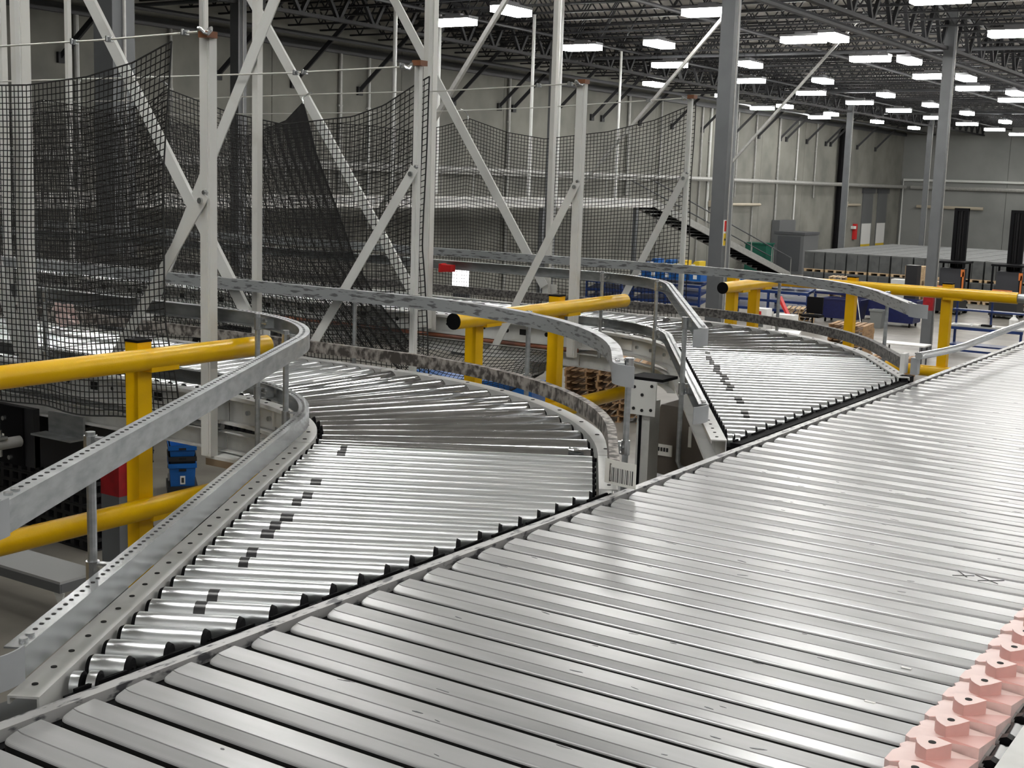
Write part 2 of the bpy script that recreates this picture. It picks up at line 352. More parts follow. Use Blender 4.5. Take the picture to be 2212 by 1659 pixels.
t = Thing('electrical_cabinet', 'tall dark grey cabinet against wall beside the stacked containers', 'cabinet', (-27.2, 73.7, FZ))
t.part('body', MB().lohi((-28.2, 72.6, FZ), (-26.4, 75.0, -1.9)), 'grey_panel'); t.part('top_trim', MB().lohi((-28.25, 72.55, -1.9), (-26.35, 75.05, -1.75)), 'steel_mid'); t.part('door', MB().lohi((-28.0, 72.57, FZ+.2), (-26.6, 72.6, -2.0)), 'steel_mid')
t = Thing('green_box', 'green cabinet behind the foot of the stairs', 'cabinet', (-28.5, 71.3, FZ))
t.part('body', MB().lohi((-29.3, 70.9, FZ), (-28.0, 72.0, -2.5)), 'green'); t.part('lid', MB().lohi((-29.35, 70.85, -2.5), (-27.95, 72.05, -2.42)), 'green')

# high-bay lights
lens_l = MB().box((0, 0, -.09), (1.22, .46, .16)).mesh('lens', 'lamp_lens'); body_l = MB().box((0, 0, .02), (1.28, .46, .08)).box((0, 0, .10), (.5, .16, .08)).mesh('housing', 'lamp_body')
wire_l = MB().cyl((-.5, 0, .06), (-.5, 0, .7), .008, 6).mesh('hanger_wire', 'steel_dark')
def lamp(x, y, ang, label, group, z=5.1):
    t = Thing('high_bay_light', label, 'ceiling light', (x, y, z), group)
    R = Matrix.Translation((x, y, z)) @ Matrix.Rotation(ang, 4, 'Z')
    t.inst('lens', lens_l, R); t.inst('housing', body_l, R); t.inst('hanger_wire', wire_l, R); t.inst('hanger_wire', wire_l, R @ Matrix.Translation((1.0, 0, 0)))
ROWS = [(-20.25, 0, [28.96, 35.9, 42.1, 49.2, 56.1, 62.65, 68.9, 75.7, 82.6, 89.5, 96.4], 'LED light from the end wall in the crosswise row near the side wall', 'lights of the crosswise row near the wall'),
        (-17.35, PI/2, [27.4, 35.6, 42.5, 49.7, 57.6, 64.5, 71.3, 79.8, 87, 94], 'LED light from the end wall in the lengthwise row near the side wall', 'lights of the lengthwise row near the wall'),
        (-12.75, 0, [10.4, 16.8, 22.9, 29.2, 35.6, 41.5, 48.4, 54.25, 61.3, 68, 75, 82, 89, 96], 'crosswise LED light from the end wall along the girder over the columns', 'crosswise lights along the middle girder'),
        (-11.75, PI/2, [35.3, 42.4, 49.4, 57.1, 64, 71, 78], 'small end-on LED light from the end wall beside the girder over the columns', 'end-on lights along the middle girder'),
        (-25.1, PI/2, [50.3, 57.6, 65.2, 72.15, 80.3, 88], 'LED light from the end wall in the row closest to the side wall', 'lights of the row closest to the wall'),
        (-27.0, 0, [66.7, 75.4], 'LED light from the end wall hung right against the side wall', 'lights right against the wall'),
        (-7.0, 0, [1, 8, 15, 22, 28.8, 35.7, 42.6, 49.5, 56.4, 63.3, 70, 77, 84, 91], 'LED light from the end wall in the row above the workbenches', 'lights of the row above the workbenches'),
        (-1.6, PI/2, [-14, -7, 0.3, 7.2, 14, 21, 28, 35, 42, 49, 56, 63, 70, 77, 84, 91], 'LED light from the end wall in the row over the conveyors', 'lights of the row over the conveyors'),
        (4.5, 0, [-17, -10, -3.2, 3.6, 10.5, 17.3, 24, 31, 38, 45, 52, 59, 66, 73, 80, 87], 'LED light from the end wall in the row beyond the sorter', 'lights of the row beyond the sorter'),
        (11, PI/2, [-14, -5, 4, 13, 22, 31, 40, 49, 58, 67, 76], 'LED light from the end wall, second row beyond the sorter', 'lights of the second row beyond the sorter'),
        (19, 0, [-14, -3, 8, 19, 30, 41, 52], 'LED light from the end wall, third row beyond the sorter', 'lights of the third row beyond the sorter')]
for x, a, ys, l, g in ROWS:
    for i, y in enumerate(sorted(ys, reverse=True)): lamp(x, y, a, '%s %s' % (ORD[i], l), g)

# ------------------------------------------------------------------ the slat sorter
P = 0.1016                         # slat pitch
SW = 11.86*P                        # slat length
so = Thing('shoe_sorter', 'wide slat sorter of grey aluminium slats edged by pink diverter shoes', 'conveyor', (0.6, 2, FZ))
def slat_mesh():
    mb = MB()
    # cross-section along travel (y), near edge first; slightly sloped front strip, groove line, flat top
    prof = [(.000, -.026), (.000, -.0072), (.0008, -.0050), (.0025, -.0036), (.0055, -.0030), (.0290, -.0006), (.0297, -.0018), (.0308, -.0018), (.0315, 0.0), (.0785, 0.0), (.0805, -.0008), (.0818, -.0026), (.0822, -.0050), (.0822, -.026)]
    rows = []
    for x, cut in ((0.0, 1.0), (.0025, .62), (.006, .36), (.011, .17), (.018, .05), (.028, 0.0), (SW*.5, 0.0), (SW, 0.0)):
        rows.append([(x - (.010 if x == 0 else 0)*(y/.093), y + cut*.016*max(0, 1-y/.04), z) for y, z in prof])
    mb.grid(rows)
    mb.m = [1 if (i % len(prof) in (0, len(prof)-1, len(prof)-2)) else 0 for i in range(len(mb.f)-2)] + [1, 1]  # sides, underside and ends take the dark colour painted as gap shade
    return mb.mesh('slat', ['slat_alu', 'slat_gap_shade'], smooth=False)
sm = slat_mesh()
KN, KF = -9, 74
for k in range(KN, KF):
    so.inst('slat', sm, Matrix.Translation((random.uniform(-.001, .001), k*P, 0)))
# diverter shoes: low skirt with sloping wings and a raised three-sided fin with a bored hole
def shoe_mesh():
    mb = MB(); u = P
    def pt(a, b, z): return ((a-10.7)*u, b*u, z)
    # skirt (mi 0 pale): stepped left edge
    sk = [(10.72, .03), (10.80, -.02), (11.30, .02), (11.82, -.06), (11.84, .90), (11.25, .93), (10.78, .93), (10.73, .72), (10.78, .62), (10.72, .40)]
    zt = {0: .010, 1: .010, 2: .016, 3: .022, 4: .006, 5: .010, 6: .006, 7: .008, 8: .008, 9: .010}
    n = len(sk)
    V = [pt(a, b, -.010) for a, b in sk] + [pt(a, b, zt[i]) for i, (a, b) in enumerate(sk)] + [pt(11.28, .12, .019), pt(11.05, .55, .013), pt(11.5, .55, .013)]
    c0, c1, c2 = 2*n, 2*n+1, 2*n+2; T = lambda i: n+i
    mb.add(V, [(i, (i+1) % n, n+(i+1) % n, n+i) for i in range(n)], 0)
    mb.add(V, [(T(0), T(1), c1), (T(1), c0, c1), (T(9), T(0), c1), (T(8), T(9), c1), (T(7), T(8), c1), (T(6), T(7), c1), (T(5), T(6), c1), (c1, c2, T(5)), (T(5), c2, T(4)), (c0, c2, c1)], 0)
    mb.add(V, [(T(1), T(2), c0), (T(2), T(3), c0)], 2); mb.add(V, [(T(3), T(4), c2), (T(3), c2, c0)], 1)
    # fin
    fin = [(11.03, .56), (11.04, .42), (11.10, .28), (11.18, .19), (11.28, .12), (11.40, .30), (11.52, .56), (11.28, .64)]
    m = len(fin); W = [pt(a, b, .008) for a, b in fin] + [pt(a, b, .036) for a, b in fin]
    mb.add(W, [tuple(range(m, 2*m))], 0); mb.add(W, [(i, (i+1) % m, m+(i+1) % m, m+i) for i in range(m)], 1)
    return mb.mesh('diverter_shoe', ['pink_pale', 'pink', 'pink_deep'])
shm = shoe_mesh(); hom = MB().cyl((.575*P*1.0, .42*P, .0355), (.575*P, .42*P, .0367), .0058, 12).mesh('bore', 'hole')
for k in range(KN, 34):
    s_ = so.inst('diverter_shoe', shm, Matrix.Translation((10.7*P + random.uniform(-.003, .003), k*P + .004, 0)))
    h_ = bpy.data.objects.new('bore', hom); COL.objects.link(h_); h_.parent = s_
    c_ = bpy.data.objects.new('chain_link', (chm if k > KN else (chm := MB().box((1.27*P, .45*P, -.012), (.022, .085, .02)).cyl((1.27*P, .02*P, -.008), (1.27*P, .2*P, -.008), .014, 8).mesh('chain_link', 'black_gloss')))); COL.objects.link(c_); c_.parent = s_
for (x0, y0), (x1, y1) in (((.9056, 1.7676), (.9454, 1.7969)), ((.9063, 1.8125), (.9348, 1.7752)), ((.961, 1.7643), (1.008, 1.8026)), ((.9457, 1.8059), (1.003, 1.7668))):
    so.part('pen_stroke', MB().bar((x0, y0, .0006), (x1, y1, .0006), .0022, .0008), 'ink')
for x, y in ((.994, 1.1367), (.992, .943), (.988, .7466)): so.part('scuff_spot', MB().box((x, y, -.0008), (.018, .007, .0012)), 'white')
rr = random.Random(21); mb = MB()
for i in range(170):
    x = rr.uniform(.05, 1.06); k = rr.randint(KN+2, 52); y0 = k*P + rr.choice((rr.uniform(.036, .075), rr.uniform(.036, .046), rr.uniform(.070, .077)))
    L_ = rr.uniform(.004, .022); w_ = rr.uniform(.0008, .003); a_ = rr.uniform(-.5, .5); n_ = 7
    ring = [(x + math.cos(a_)*L_*math.cos(t)*rr.uniform(.6, 1) - math.sin(a_)*w_*math.sin(t), y0 + math.sin(a_)*L_*math.cos(t)*.5 + math.cos(a_)*w_*math.sin(t)*rr.uniform(.6, 1)) for t in [2*PI*q/n_ for q in range(n_)]]
    mb.prism(ring, -.0002, .0004)
so.part('scuff_marks', mb, 'steel_mid', kind='stuff', smooth=False)
Ya, Yb = KN*P - .3, KF*P
so.part('edge_rail', MB().lohi((-.044, Ya, -.03), (-.019, Yb, .002)), 'rail_worn', label='scuffed pale steel edge rail')
so.part('edge_gap', MB().lohi((-.019, Ya, -.03), (.002, Yb, -.018)), 'black')
so.part('side_panel', MB().lohi((-.052, Ya, -.34), (-.044, Yb, -.004)), 'black')
so.part('skirt_flange', MB().add([(-.05, Ya, -.19), (-.20, Ya, -.24), (-.20, Yb, -.24), (-.05, Yb, -.19), (-.05, Ya, -.196), (-.20, Ya, -.246), (-.20, Yb, -.246), (-.05, Yb, -.196)], [(0, 1, 2, 3), (4, 5, 6, 7), (0, 1, 5, 4), (2, 3, 7, 6), (1, 2, 6, 5), (0, 3, 7, 4)]), 'black')
so.part('under_pan', MB().lohi((0, Ya, -.34), (12.0*P, Yb, -.03)).lohi((11.88*P, Ya, -.03), (12.0*P, Yb, -.02)), 'black')
so.part('cover_rail', MB().lohi((12.12*P, Ya, -.34), (12.14*P+.16, Yb, .018)), 'frame_grey')
so.part('channel_strip', MB().lohi((12.0*P, Ya, -.34), (12.12*P, Yb, -.03)), 'black_gloss')
for y in (-1.0, 2.2, 5.4):
    for x in (.08, 1.2): so.part('support_leg', MB().box((x, y, (FZ-.34)/2), (.12, .12, -FZ-.34)), 'frame_grey')

# ------------------------------------------------------------------ roller lanes
DX, DY = -0.5, 0.8660254
class Lane:
    def __init__(s, cx, cy, Ri, Ro, z, kin, kout, xend):
        s.cx, s.cy, s.Ri, s.Ro, s.z, s.kin, s.kout, s.xend = cx, cy, Ri, Ro, z, kin, kout, xend
    def p(s, R, t, v, z=0.0):
        """A point at distance R from the curve's centre line: t = 'k' back along the spur, 't' degrees round the curve, 'x' along the lane."""
        if t == 'k': return Vector((s.cx + R*DY - DX*v, s.cy + R*.5 - DY*v, s.z + z))
        if t == 't': a = math.radians(v); return Vector((s.cx + R*math.cos(a), s.cy + R*math.sin(a), s.z + z))
        return Vector((v, s.cy + R, s.z + z))
    def path(s, k0=None, x1=None, th=(30.15, 89.85), dth=3):
        q = []
        if k0 is not None and k0 > 0: q += [('k', k0*(1-i/8)) for i in range(8)]
        n = max(1, int(round((th[1]-th[0])/dth)))
        if th[1] > th[0]: q += [('t', th[0] + (th[1]-th[0])*i/n) for i in range(n+1)]
        if x1 is not None: q += [('x', s.cx + (x1-s.cx)*i/8) for i in range(1, 9)]
        return q
    def sweep(s, mb, prof, path, side, mi=0):
        """prof: (outward offset, height) ring."""
        rows = []
        for t, v in path: rows.append([s.p(s.Ri - a if side == 'in' else s.Ro + a, t, v, z) for a, z in prof])
        mb.grid(rows, mi=mi); return mb
L1 = Lane(-1.95, 1.42, .98, 1.865, 0.0, 2.05, .45, -5.2)
L2 = Lane(-2.06, 4.2405, .98, 1.89, .02, 2.27, .63, -8.6)
FRAME = [(.006, 0), (.058, 0), (.058, -.014), (.054, -.014), (.054, -.004), (.010, -.004), (.010, -.106), (.054, -.106), (.054, -.098), (.058, -.098), (.058, -.11), (.006, -.11)]
LOWER = [(.016, -.138), (.058, -.138), (.058, -.142), (.020, -.142), (.020, -.211), (.058, -.211), (.058, -.215), (.016, -.215)]
XC = -.106                          # rollers of a spur are cut back along this line beside the sorter
def roller_mesh(Lr, band=None, r=.0238, name='roller'):
    """Roller along +x from 0 to Lr with black end caps and, where given, a dark band."""
    mb = MB(); n = 18
    cuts = [0.0] + ([] if not band else [band[0], band[0]+band[1]]) + [Lr]
    for i in range(len(cuts)-1):
        mb.cyl((cuts[i], 0, 0), (cuts[i+1], 0, 0), r, n, cap=False, mi=(1 if (band and i == 1) else 0))
    mb.cyl((0, 0, 0), (-.008, 0, 0), r, n, r2=r*.86, cap=True, mi=2); mb.cyl((Lr, 0, 0), (Lr+.008, 0, 0), r, n, r2=r*.86, cap=True, mi=2)
    mb.cyl((-.012, 0, 0), (Lr+.012, 0, 0), .006, 6, mi=2)
    return mb.mesh(name, ['roller_steel', 'dark_band', 'black'])
def taper_mesh(Lr, r0, r1):
    mb = MB(); n = 20
    mb.cyl((0, 0, 0), (Lr, 0, 0), r0, n, r2=r1, cap=False); mb.cyl((0, 0, 0), (-.008, 0, 0), r0, n, r2=r0*.8, mi=1); mb.cyl((Lr, 0, 0), (Lr+.01, 0, 0), r1, n, r2=r1*.72, mi=1)
    mb.cyl((-.03, 0, 0), (Lr+.03, 0, 0), .007, 6, mi=1)
    return mb.mesh('tapered_roller', ['taper_steel', 'black'])
hole_me = MB().cyl((0, 0, -.0012), (0, 0, .0008), .0055, 10).mesh('bolt_hole', 'hole')
def lane_build(L, nm, k0, phase):
    W = L.Ro - L.Ri
    zc = L.z + .003 - .0238
    # ---- spur wedge beside the sorter
    sp = Thing('spur_conveyor', 'angled wedge of zinc rollers joining the sorter to the %s roller curve' % nm, 'conveyor', L.p(L.Ri+W/2, 'k', .3, -.3))
    mb = MB(); L.sweep(mb, FRAME, [('k', L.kin*(1-i/6)+.004*(i == 6)) for i in range(7)], 'in'); sp.part('side_frame', mb, 'frame_grey')
    mb = MB(); L.sweep(mb, FRAME, [('k', L.kout*(1-i/3)+.004*(i == 3)) for i in range(4)], 'out'); sp.part('side_frame', mb, 'frame_grey')
    n = int(L.kin/.0762)
    for i in range(n):
        sp.inst('bolt_hole', hole_me, Matrix.Translation(L.p(L.Ri-.034, 'k', L.kin - .05 - i*.0762, .0006)))
    for i in range(int(L.kout/.0762)): sp.inst('bolt_hole', hole_me, Matrix.Translation(L.p(L.Ro+.034, 'k', L.kout - .05 - i*.0762, .0006)))
    ax = Vector((DY, .5, 0)); full = {}
    k = phase; i = 0
    while k > -.001:
        a = L.p(L.Ri + .012, 'k', k); ln = (XC - a.x)/DY
        z = Vector((0, 0, 1)); y = z.cross(ax); M = frameM(ax, y, z, (a.x, a.y, zc))
        b = (.085 + .02*random.random(), .02 + .012*random.random()) if random.random() < .75 else None
        if ln > W - .024: ln = W - .024
        if ln > .035: sp.inst('roller', roller_mesh(ln, b if ln > .16 else None), M)
        k -= .0762; i += 1
    wm = MB(); wm.cyl((-.008, 0, 0), (.008, 0, 0), .0225, 18, cap=False).cyl((-.008, 0, 0), (-.010, 0, 0), .0225, 18, r2=.017, mi=1).cyl((.008, 0, 0), (.010, 0, 0), .0225, 18, r2=.017, mi=1).cyl((-.011, 0, 0), (.011, 0, 0), .006, 8, mi=1)
    wm = wm.mesh('skate_wheel', ['roller_steel', 'black'])
    for j in (0, 1):
        a = L.p(L.Ri + .014 + .026*j, 'k', phase + .075 - .006*j, 0); sp.inst('skate_wheel', wm, frameM(ax, Vector((0, 0, 1)).cross(ax), Vector((0, 0, 1)), (a.x, a.y, zc)))
    a, b, c, e = L.p(L.Ri+.01, 'k', L.kin-.1), L.p(L.Ri+.01, 'k', 0), L.p(L.Ro-.01, 'k', 0), L.p(L.Ro-.01, 'k', L.kout)
    poly = [(XC, a.y+.15), (a.x-.02, a.y+.03), (b.x, b.y), (c.x, c.y), (XC, e.y)]
    sp.part('drive_belt', MB().prism(poly, L.z-.075, L.z-.066), 'black')
    # black guide blocks along the cut ends
    y = L.p(L.Ri, 'k', L.kin).y + .05; ye = L.p(L.Ro, 'k', L.kout).y - .02
    gb = MB().lohi((-.016, 0, -.06), (.0225, .150, -.010)).lohi((-.016, .02, -.010), (-.010, .128, -.004)).mesh('guide_block', 'black')
    while y < ye: sp.inst('guide_block', gb, Matrix.Translation((-.076, y, L.z-.008))); y += .152
    # ---- curve
    cv = Thing('curve_conveyor', '%s sixty degree curve of tapered chrome rollers' % nm, 'conveyor', (L.cx+.9, L.cy+.9, -.3))
    arc = L.path(None, None)
    for side in ('in', 'out'):
        mb = MB(); L.sweep(mb, FRAME, arc, side); cv.part('side_frame', mb, 'frame_grey')
        mb = MB(); L.sweep(mb, LOWER, arc, side); cv.part('lower_rail', mb, 'frame_grey')
    rr0, rr1 = .021, .035
    tm = taper_mesh(W-.03, rr0, rr1); dt = 60/13.0
    for i in range(13):
        th = 30 + dt*(i+.5); a = math.radians(th); x = Vector((math.cos(a), math.sin(a), 0)); p0 = L.p(L.Ri+.014, 't', th)
        q0 = Vector((p0.x, p0.y, L.z+.003-rr0)); q1 = q0 + x*(W-.03); q1.z = L.z+.003-rr1; ax2 = (q1-q0).normalized()
        yv = Vector((0, 0, 1)).cross(ax2).normalized(); zv = ax2.cross(yv); cv.inst('tapered_roller', tm, frameM(ax2, yv, zv, q0))
    rows = [[L.p(L.Ri+.01, t, v, -.115), L.p(L.Ro-.01, t, v, -.115), L.p(L.Ro-.01, t, v, -.12), L.p(L.Ri+.01, t, v, -.12)] for t, v in arc]
    cv.part('drive_belt', MB().grid(rows), 'black')
    for th in (33, 40, 47, 54, 61, 68, 75, 82, 88):
        cv.inst('bolt_hole', hole_me, Matrix.Translation(L.p(L.Ri-.034, 't', th, .0006)) @ Matrix.Diagonal((1.2, 1.2, 1, 1)))
        cv.inst('bolt_hole', hole_me, Matrix.Translation(L.p(L.Ro+.034, 't', th, .0006)) @ Matrix.Diagonal((1.4, 1.4, 1, 1)))
    # side plates on the inside of the curve
    for th in (44, 62, 80):
        sw = [(-.0, -.03), (-.0, -.14)]
        rows = [[L.p(L.Ri-.012, 't', th+q, -.012), L.p(L.Ri-.012, 't', th+q, -.098), L.p(L.Ri-.016, 't', th+q, -.098), L.p(L.Ri-.016, 't', th+q, -.012)] for q in (-7, -3, 1, 5)]
        pl = cv.part('splice_plate', MB().grid(rows), 'white_paint')
        for q in (-5, 3):
            c = L.p(L.Ri-.016, 't', th+q, -.06); c2 = L.p(L.Ri-.028, 't', th+q, -.06); cv.part('bolt', MB().cyl(c, c2, .009, 8), 'galv_bright', parent=pl)
    lab = L.p(L.Ri-.0165, 't', 60, -.10); cv.part('label_plate', MB().grid([[L.p(L.Ri-.0165, 't', th, -.03), L.p(L.Ri-.0165, 't', th, -.085), L.p(L.Ri-.018, 't', th, -.085), L.p(L.Ri-.018, 't', th, -.03)] for th in (68, 71, 74)]), 'paper')
    # ---- straight takeaway
    st = Thing('straight_conveyor', 'straight zinc roller takeaway lane running on from the %s curve' % nm, 'conveyor', (L.cx-2, L.cy+1.4, -.3))
    for side in ('in', 'out'):
        xs = [('x', L.cx-.004 + (L.xend-L.cx)*i/4) for i in range(5)]
        mb = MB(); L.sweep(mb, FRAME, xs, side); st.part('side_frame', mb, 'frame_grey')
        mb = MB(); L.sweep(mb, LOWER, xs, side); st.part('lower_rail', mb, 'frame_grey')
    rm = roller_mesh(W-.026); x = L.cx - .04
    while x > L.xend:
        st.inst('roller', rm, frameM(Vector((0, 1, 0)), Vector((-1, 0, 0)), Vector((0, 0, 1)), (x, L.cy+L.Ri+.013, zc))); x -= .0762
    st.part('drive_belt', MB().lohi((L.xend, L.cy+L.Ri+.01, L.z-.075), (L.cx, L.cy+L.Ro-.01, L.z-.066)), 'black')
    # knock-outs and bolts along the near web
    x = L.cx - .12; i = 0
    while x > L.xend:
        yy = L.cy + L.Ri - .0095
        if i % 3 == 2: st.part('knockout', MB().lohi((x-.022, yy-.002, L.z-.075), (x+.022, yy, L.z-.042)), 'hole')
        else: st.part('knockout', MB().cyl((x, yy-.002, L.z-.058), (x, yy, L.z-.058), .013 if i % 2 else .008, 10), 'hole')
        x -= .11 + .05*(i % 2); i += 1
    # copper-coloured air pipe below the near frame
    st.part('air_pipe', MB().cyl((L.xend, L.cy+L.Ri-.045, L.z-.124), (L.cx, L.cy+L.Ri-.045, L.z-.124), .0125, 8), 'copper_pipe' if L is L2 else 'galv')
    for x in (L.cx-.35, L.cx-1.8, L.cx-3.2):
        if x > L.xend and not (L is L1 and x > -3): st.part('cross_member', MB().lohi((x-.04, L.cy+L.Ri-.09, L.z-.29), (x+.04, L.cy+L.Ro+.09, L.z-.217)), 'frame_grey')
    return sp, cv, st
lane_build(L1, 'near', 1.866, 1.866)
lane_build(L2, 'far', 2.08, 2.086)

# ------------------------------------------------------------------ side guards of the lanes
def guard(L, side, lvl, k0, x1, m, label, flare=True, holes=True, a0=.032, seg_mats=None, fl=.11, depth=.034):
    zb, zt = (.275, .327) if lvl == 'up' else (.027, .077)
    t = Thing('side_guard', label, 'guard rail', L.p(L.Ri if side == 'in' else L.Ro, 't', 40, zb))
    prof = [(a0, zb), (a0, zt), (a0+depth, zt), (a0+depth, zt-.003), (a0+.003, zt-.003), (a0+.003, zb+.003), (a0+depth, zb+.003), (a0+depth, zb)]
    path = L.path(k0, x1)
    if seg_mats:
        for (i0, i1, mm) in seg_mats:
            mb = MB(); L.sweep(mb, prof, path[i0:i1], side); t.part('channel', mb, mm)
    else:
        mb = MB(); L.sweep(mb, prof, path, side); t.part('channel', mb, m)
    sg = -1 if side == 'in' else 1
    if flare:   # thin end plate curling away from the lane
        r = fl; rows = []
        d = Vector((DX, DY, 0)); nrm = Vector((DY, .5, 0))*sg
        base = L.p((L.Ri - a0) if side == 'in' else (L.Ro + a0), 'k', k0)
        for i in range(9):
            a = math.radians(62)*i/8
            q = base - d*(r*math.sin(a)) + nrm*(r*(1-math.cos(a)))
            u = nrm*math.cos(a) + d*math.sin(a)
            rows.append([q + Vector((0, 0, zb-.004)), q + Vector((0, 0, zt+.004)), q + u*.003 + Vector((0, 0, zt+.004)), q + u*.003 + Vector((0, 0, zb-.004))])
        t.part('end_flare', MB().grid(rows), 'flare_grey')
        for j in (.03, .055):
            c = L.p((L.Ri-a0-.015) if side == 'in' else (L.Ro+a0+.015), 'k', k0-j, zt); t.part('bolt_head', MB().cyl(c, c+Vector((0, 0, .005)), .0075, 10), 'galv_bright')
    if holes:   # punched holes along the top flange
        k = k0 - .085
        while k > 0:
            t.inst('punched_hole', phm, Matrix.Translation(L.p((L.Ri-a0-.019) if side == 'in' else (L.Ro+a0+.019), 'k', k, zt+.0002))); k -= .0254
        th = 31.5
        while th < 90:
            t.inst('punched_hole', phm, Matrix.Translation(L.p((L.Ri-a0-.019) if side == 'in' else (L.Ro+a0+.019), 't', th, zt+.0002))); th += 1.6 if side == 'in' else .8
    return t
phm = MB().cyl((0, 0, -.001), (0, 0, .0006), .0042, 8).mesh('punched_hole', 'hole')
NP = 8+21
guard(L1, 'in', 'up', 2.08, -3.9, 'galv', 'upper galvanised guard channel with punched holes along the near inner curve')
guard(L1, 'in', 'low', 2.04, -3.9, 'galv_shiny', 'lower shiny guard channel just above the rollers along the near inner curve')
guard(L1, 'out', 'up', .27, -4.9, 'paint_scuffed', 'upper scuffed guard channel sweeping round the outside of the near curve', holes=False)
guard(L1, 'out', 'low', .47, -4.9, 'tape_guard', 'lower guard wrapped in peeling brown tape round the outside of the near curve', holes=False, flare=False, depth=.028)
guard(L2, 'in', 'up', 1.95, -8.0, 'galv', a0=.055, label= 'upper galvanised guard channel along the inner side of the far curve')
guard(L2, 'in', 'low', 2.04, -8.0, 'galv_shiny', a0=.048, label= 'lower galvanised guard channel along the inner side of the far curve')
guard(L2, 'out', 'up', .62, -8.0, 'paint_scuffed', 'upper grey guard channel sweeping round the outside of the far curve', holes=False)
guard(L2, 'out', 'low', .55, -8.0, 'tape_dark', 'lower guard wrapped in dark scuffed tape round the outside of the far curve', holes=False, flare=False, depth=.028)
# paper tag stuck on the end of the taped guard
t = Thing('barcode_label', 'white barcode label wrapped on the end of the brown taped guard', 'label', L1.p(L1.Ro+.05, 'k', .47, .02))
e0 = L1.p(L1.Ro+.02, 'k', .45, 0); d = Vector((DX, DY, 0)); nr = Vector((DY, .5, 0))
def flap(u, z, off=0): a = u*9.0; return e0 + nr*(.085*(1-math.cos(min(a, 1.2)*.9)) + u*.55) - d*(u*.75) + Vector((0, 0, z)) - Vector((.5, -.86, 0)).normalized()*0 + nr*(-off)
rows = [[flap(u, .020), flap(u, .088), flap(u, .088, -.0015), flap(u, .020, -.0015)] for u in [i*.10/6 for i in range(7)]]
t.part('paper', MB().grid(rows), 'paper')
for i in range(14):
    u = .030 + i*.0047; w = (.0013, .0026, .0009)[i % 3]
    t.part('barcode_bar', MB().grid([[flap(u, .028, .0008), flap(u, .068, .0008), flap(u+w, .068, .0008), flap(u+w, .028, .0008)], [flap(u, .028, .0004), flap(u, .068, .0004), flap(u+w, .068, .0004), flap(u+w, .028, .0004)]]), 'ink')

# rods that carry the guards
def guard_rod(L, side, t, v, ztop, zbot, label, off=.105, levels=('up', 'low'), foot=None):
    R = L.Ri - off if side == 'in' else L.Ro + off
    a = L.p(R, t, v, zbot); b = L.p(R, t, v, ztop)
    T = Thing('guard_rod', label, 'support rod', a)
    path = [a, b]
    if foot: path = [L.p(L.Ri-.02 if side == 'in' else L.Ro+.02, t, v, zbot), L.p(R+(.03 if side == 'in' else -.03), t, v, zbot), L.p(R+(.009 if side == 'in' else -.009), t, v, zbot+.009), L.p(R, t, v, zbot+.03), b]
    T.part('rod', MB().tube(path, .0095, 10), 'galv')
    for lv in levels:
        zc = .301 if lv == 'up' else .052
        c = L.p(R, t, v, zc); g = L.p(L.Ri-.045 if side == 'in' else L.Ro+.045, t, v, zc)
        cl = T.part('clamp', MB().cyl(c-Vector((0, 0, .022)), c+Vector((0, 0, .022)), .0135, 10).bar(c+Vector((0, 0, .017)), g+Vector((0, 0, .017)), .016, .004).bar(c-Vector((0, 0, .017)), g-Vector((0, 0, .017)), .016, .004).bar(c*.6+g*.4, g, .02, .03), 'galv_bright')
        m = c*.5+g*.5; sd = (g-c).cross(Vector((0, 0, 1))).normalized()
        T.part('clamp_bolt', MB().cyl(m-sd*.02, m+sd*.02, .008, 8), 'galv_bright', parent=cl)
guard_rod(L1, 'in', 't', 71, .335, -.24, 'grey rod with clamps on the inner near curve, behind the yellow rail end')
guard_rod(L1, 'in', 't', 38, .335, -.24, 'grey rod with clamps at the bend of the inner near curve')
guard_rod(L1, 'in', 'k', 1.56, .33, -.24, 'grey rod with clamps beside the first spur, in front of the red column band')
guard_rod(L1, 'out', 'x', -2.18, .28, -.10, 'thin grey rod behind the brown taped guard near the narrow net post')
guard_rod(L1, 'out', 't', 66, .28, -.14, 'thin grey rod between the two yellow posts outside the near curve')
guard_rod(L1, 'out', 'k', .12, .28, -.24, 'grey rod with clamp at the open end of the brown taped guard', off=.085)
guard_rod(L2, 'in', 't', 78, .335, -.14, 'thin grey rod at the start of the far inner curve')
guard_rod(L2, 'in', 't', 42, .335, -.19, 'bent grey rod at the apex of the far inner curve', foot=True)
guard_rod(L2, 'in', 'k', 1.55, .30, -.26, 'bent grey rod with clamps beside the far spur', foot=True)
guard_rod(L2, 'out', 't', 66, .28, -.10, 'thin grey rod outside the far curve in front of the blue racks', levels=('up',))
guard_rod(L2, 'out', 't', 33, .28, -.14, 'thin grey rod outside the far curve in front of the dark blue cart', levels=('up',))
for x in (-3.1, -4.6): guard_rod(L2, 'in', 'x', x, .335, -.1, 'thin grey rod along the far straight lane, %s' % ('just beyond the white hanger' if x > -4 else 'behind the second net'))
for x in (-2.9,): guard_rod(L1, 'in', 'x', x, .335, -.1, 'thin grey rod with clamp behind the first net beside its brace')
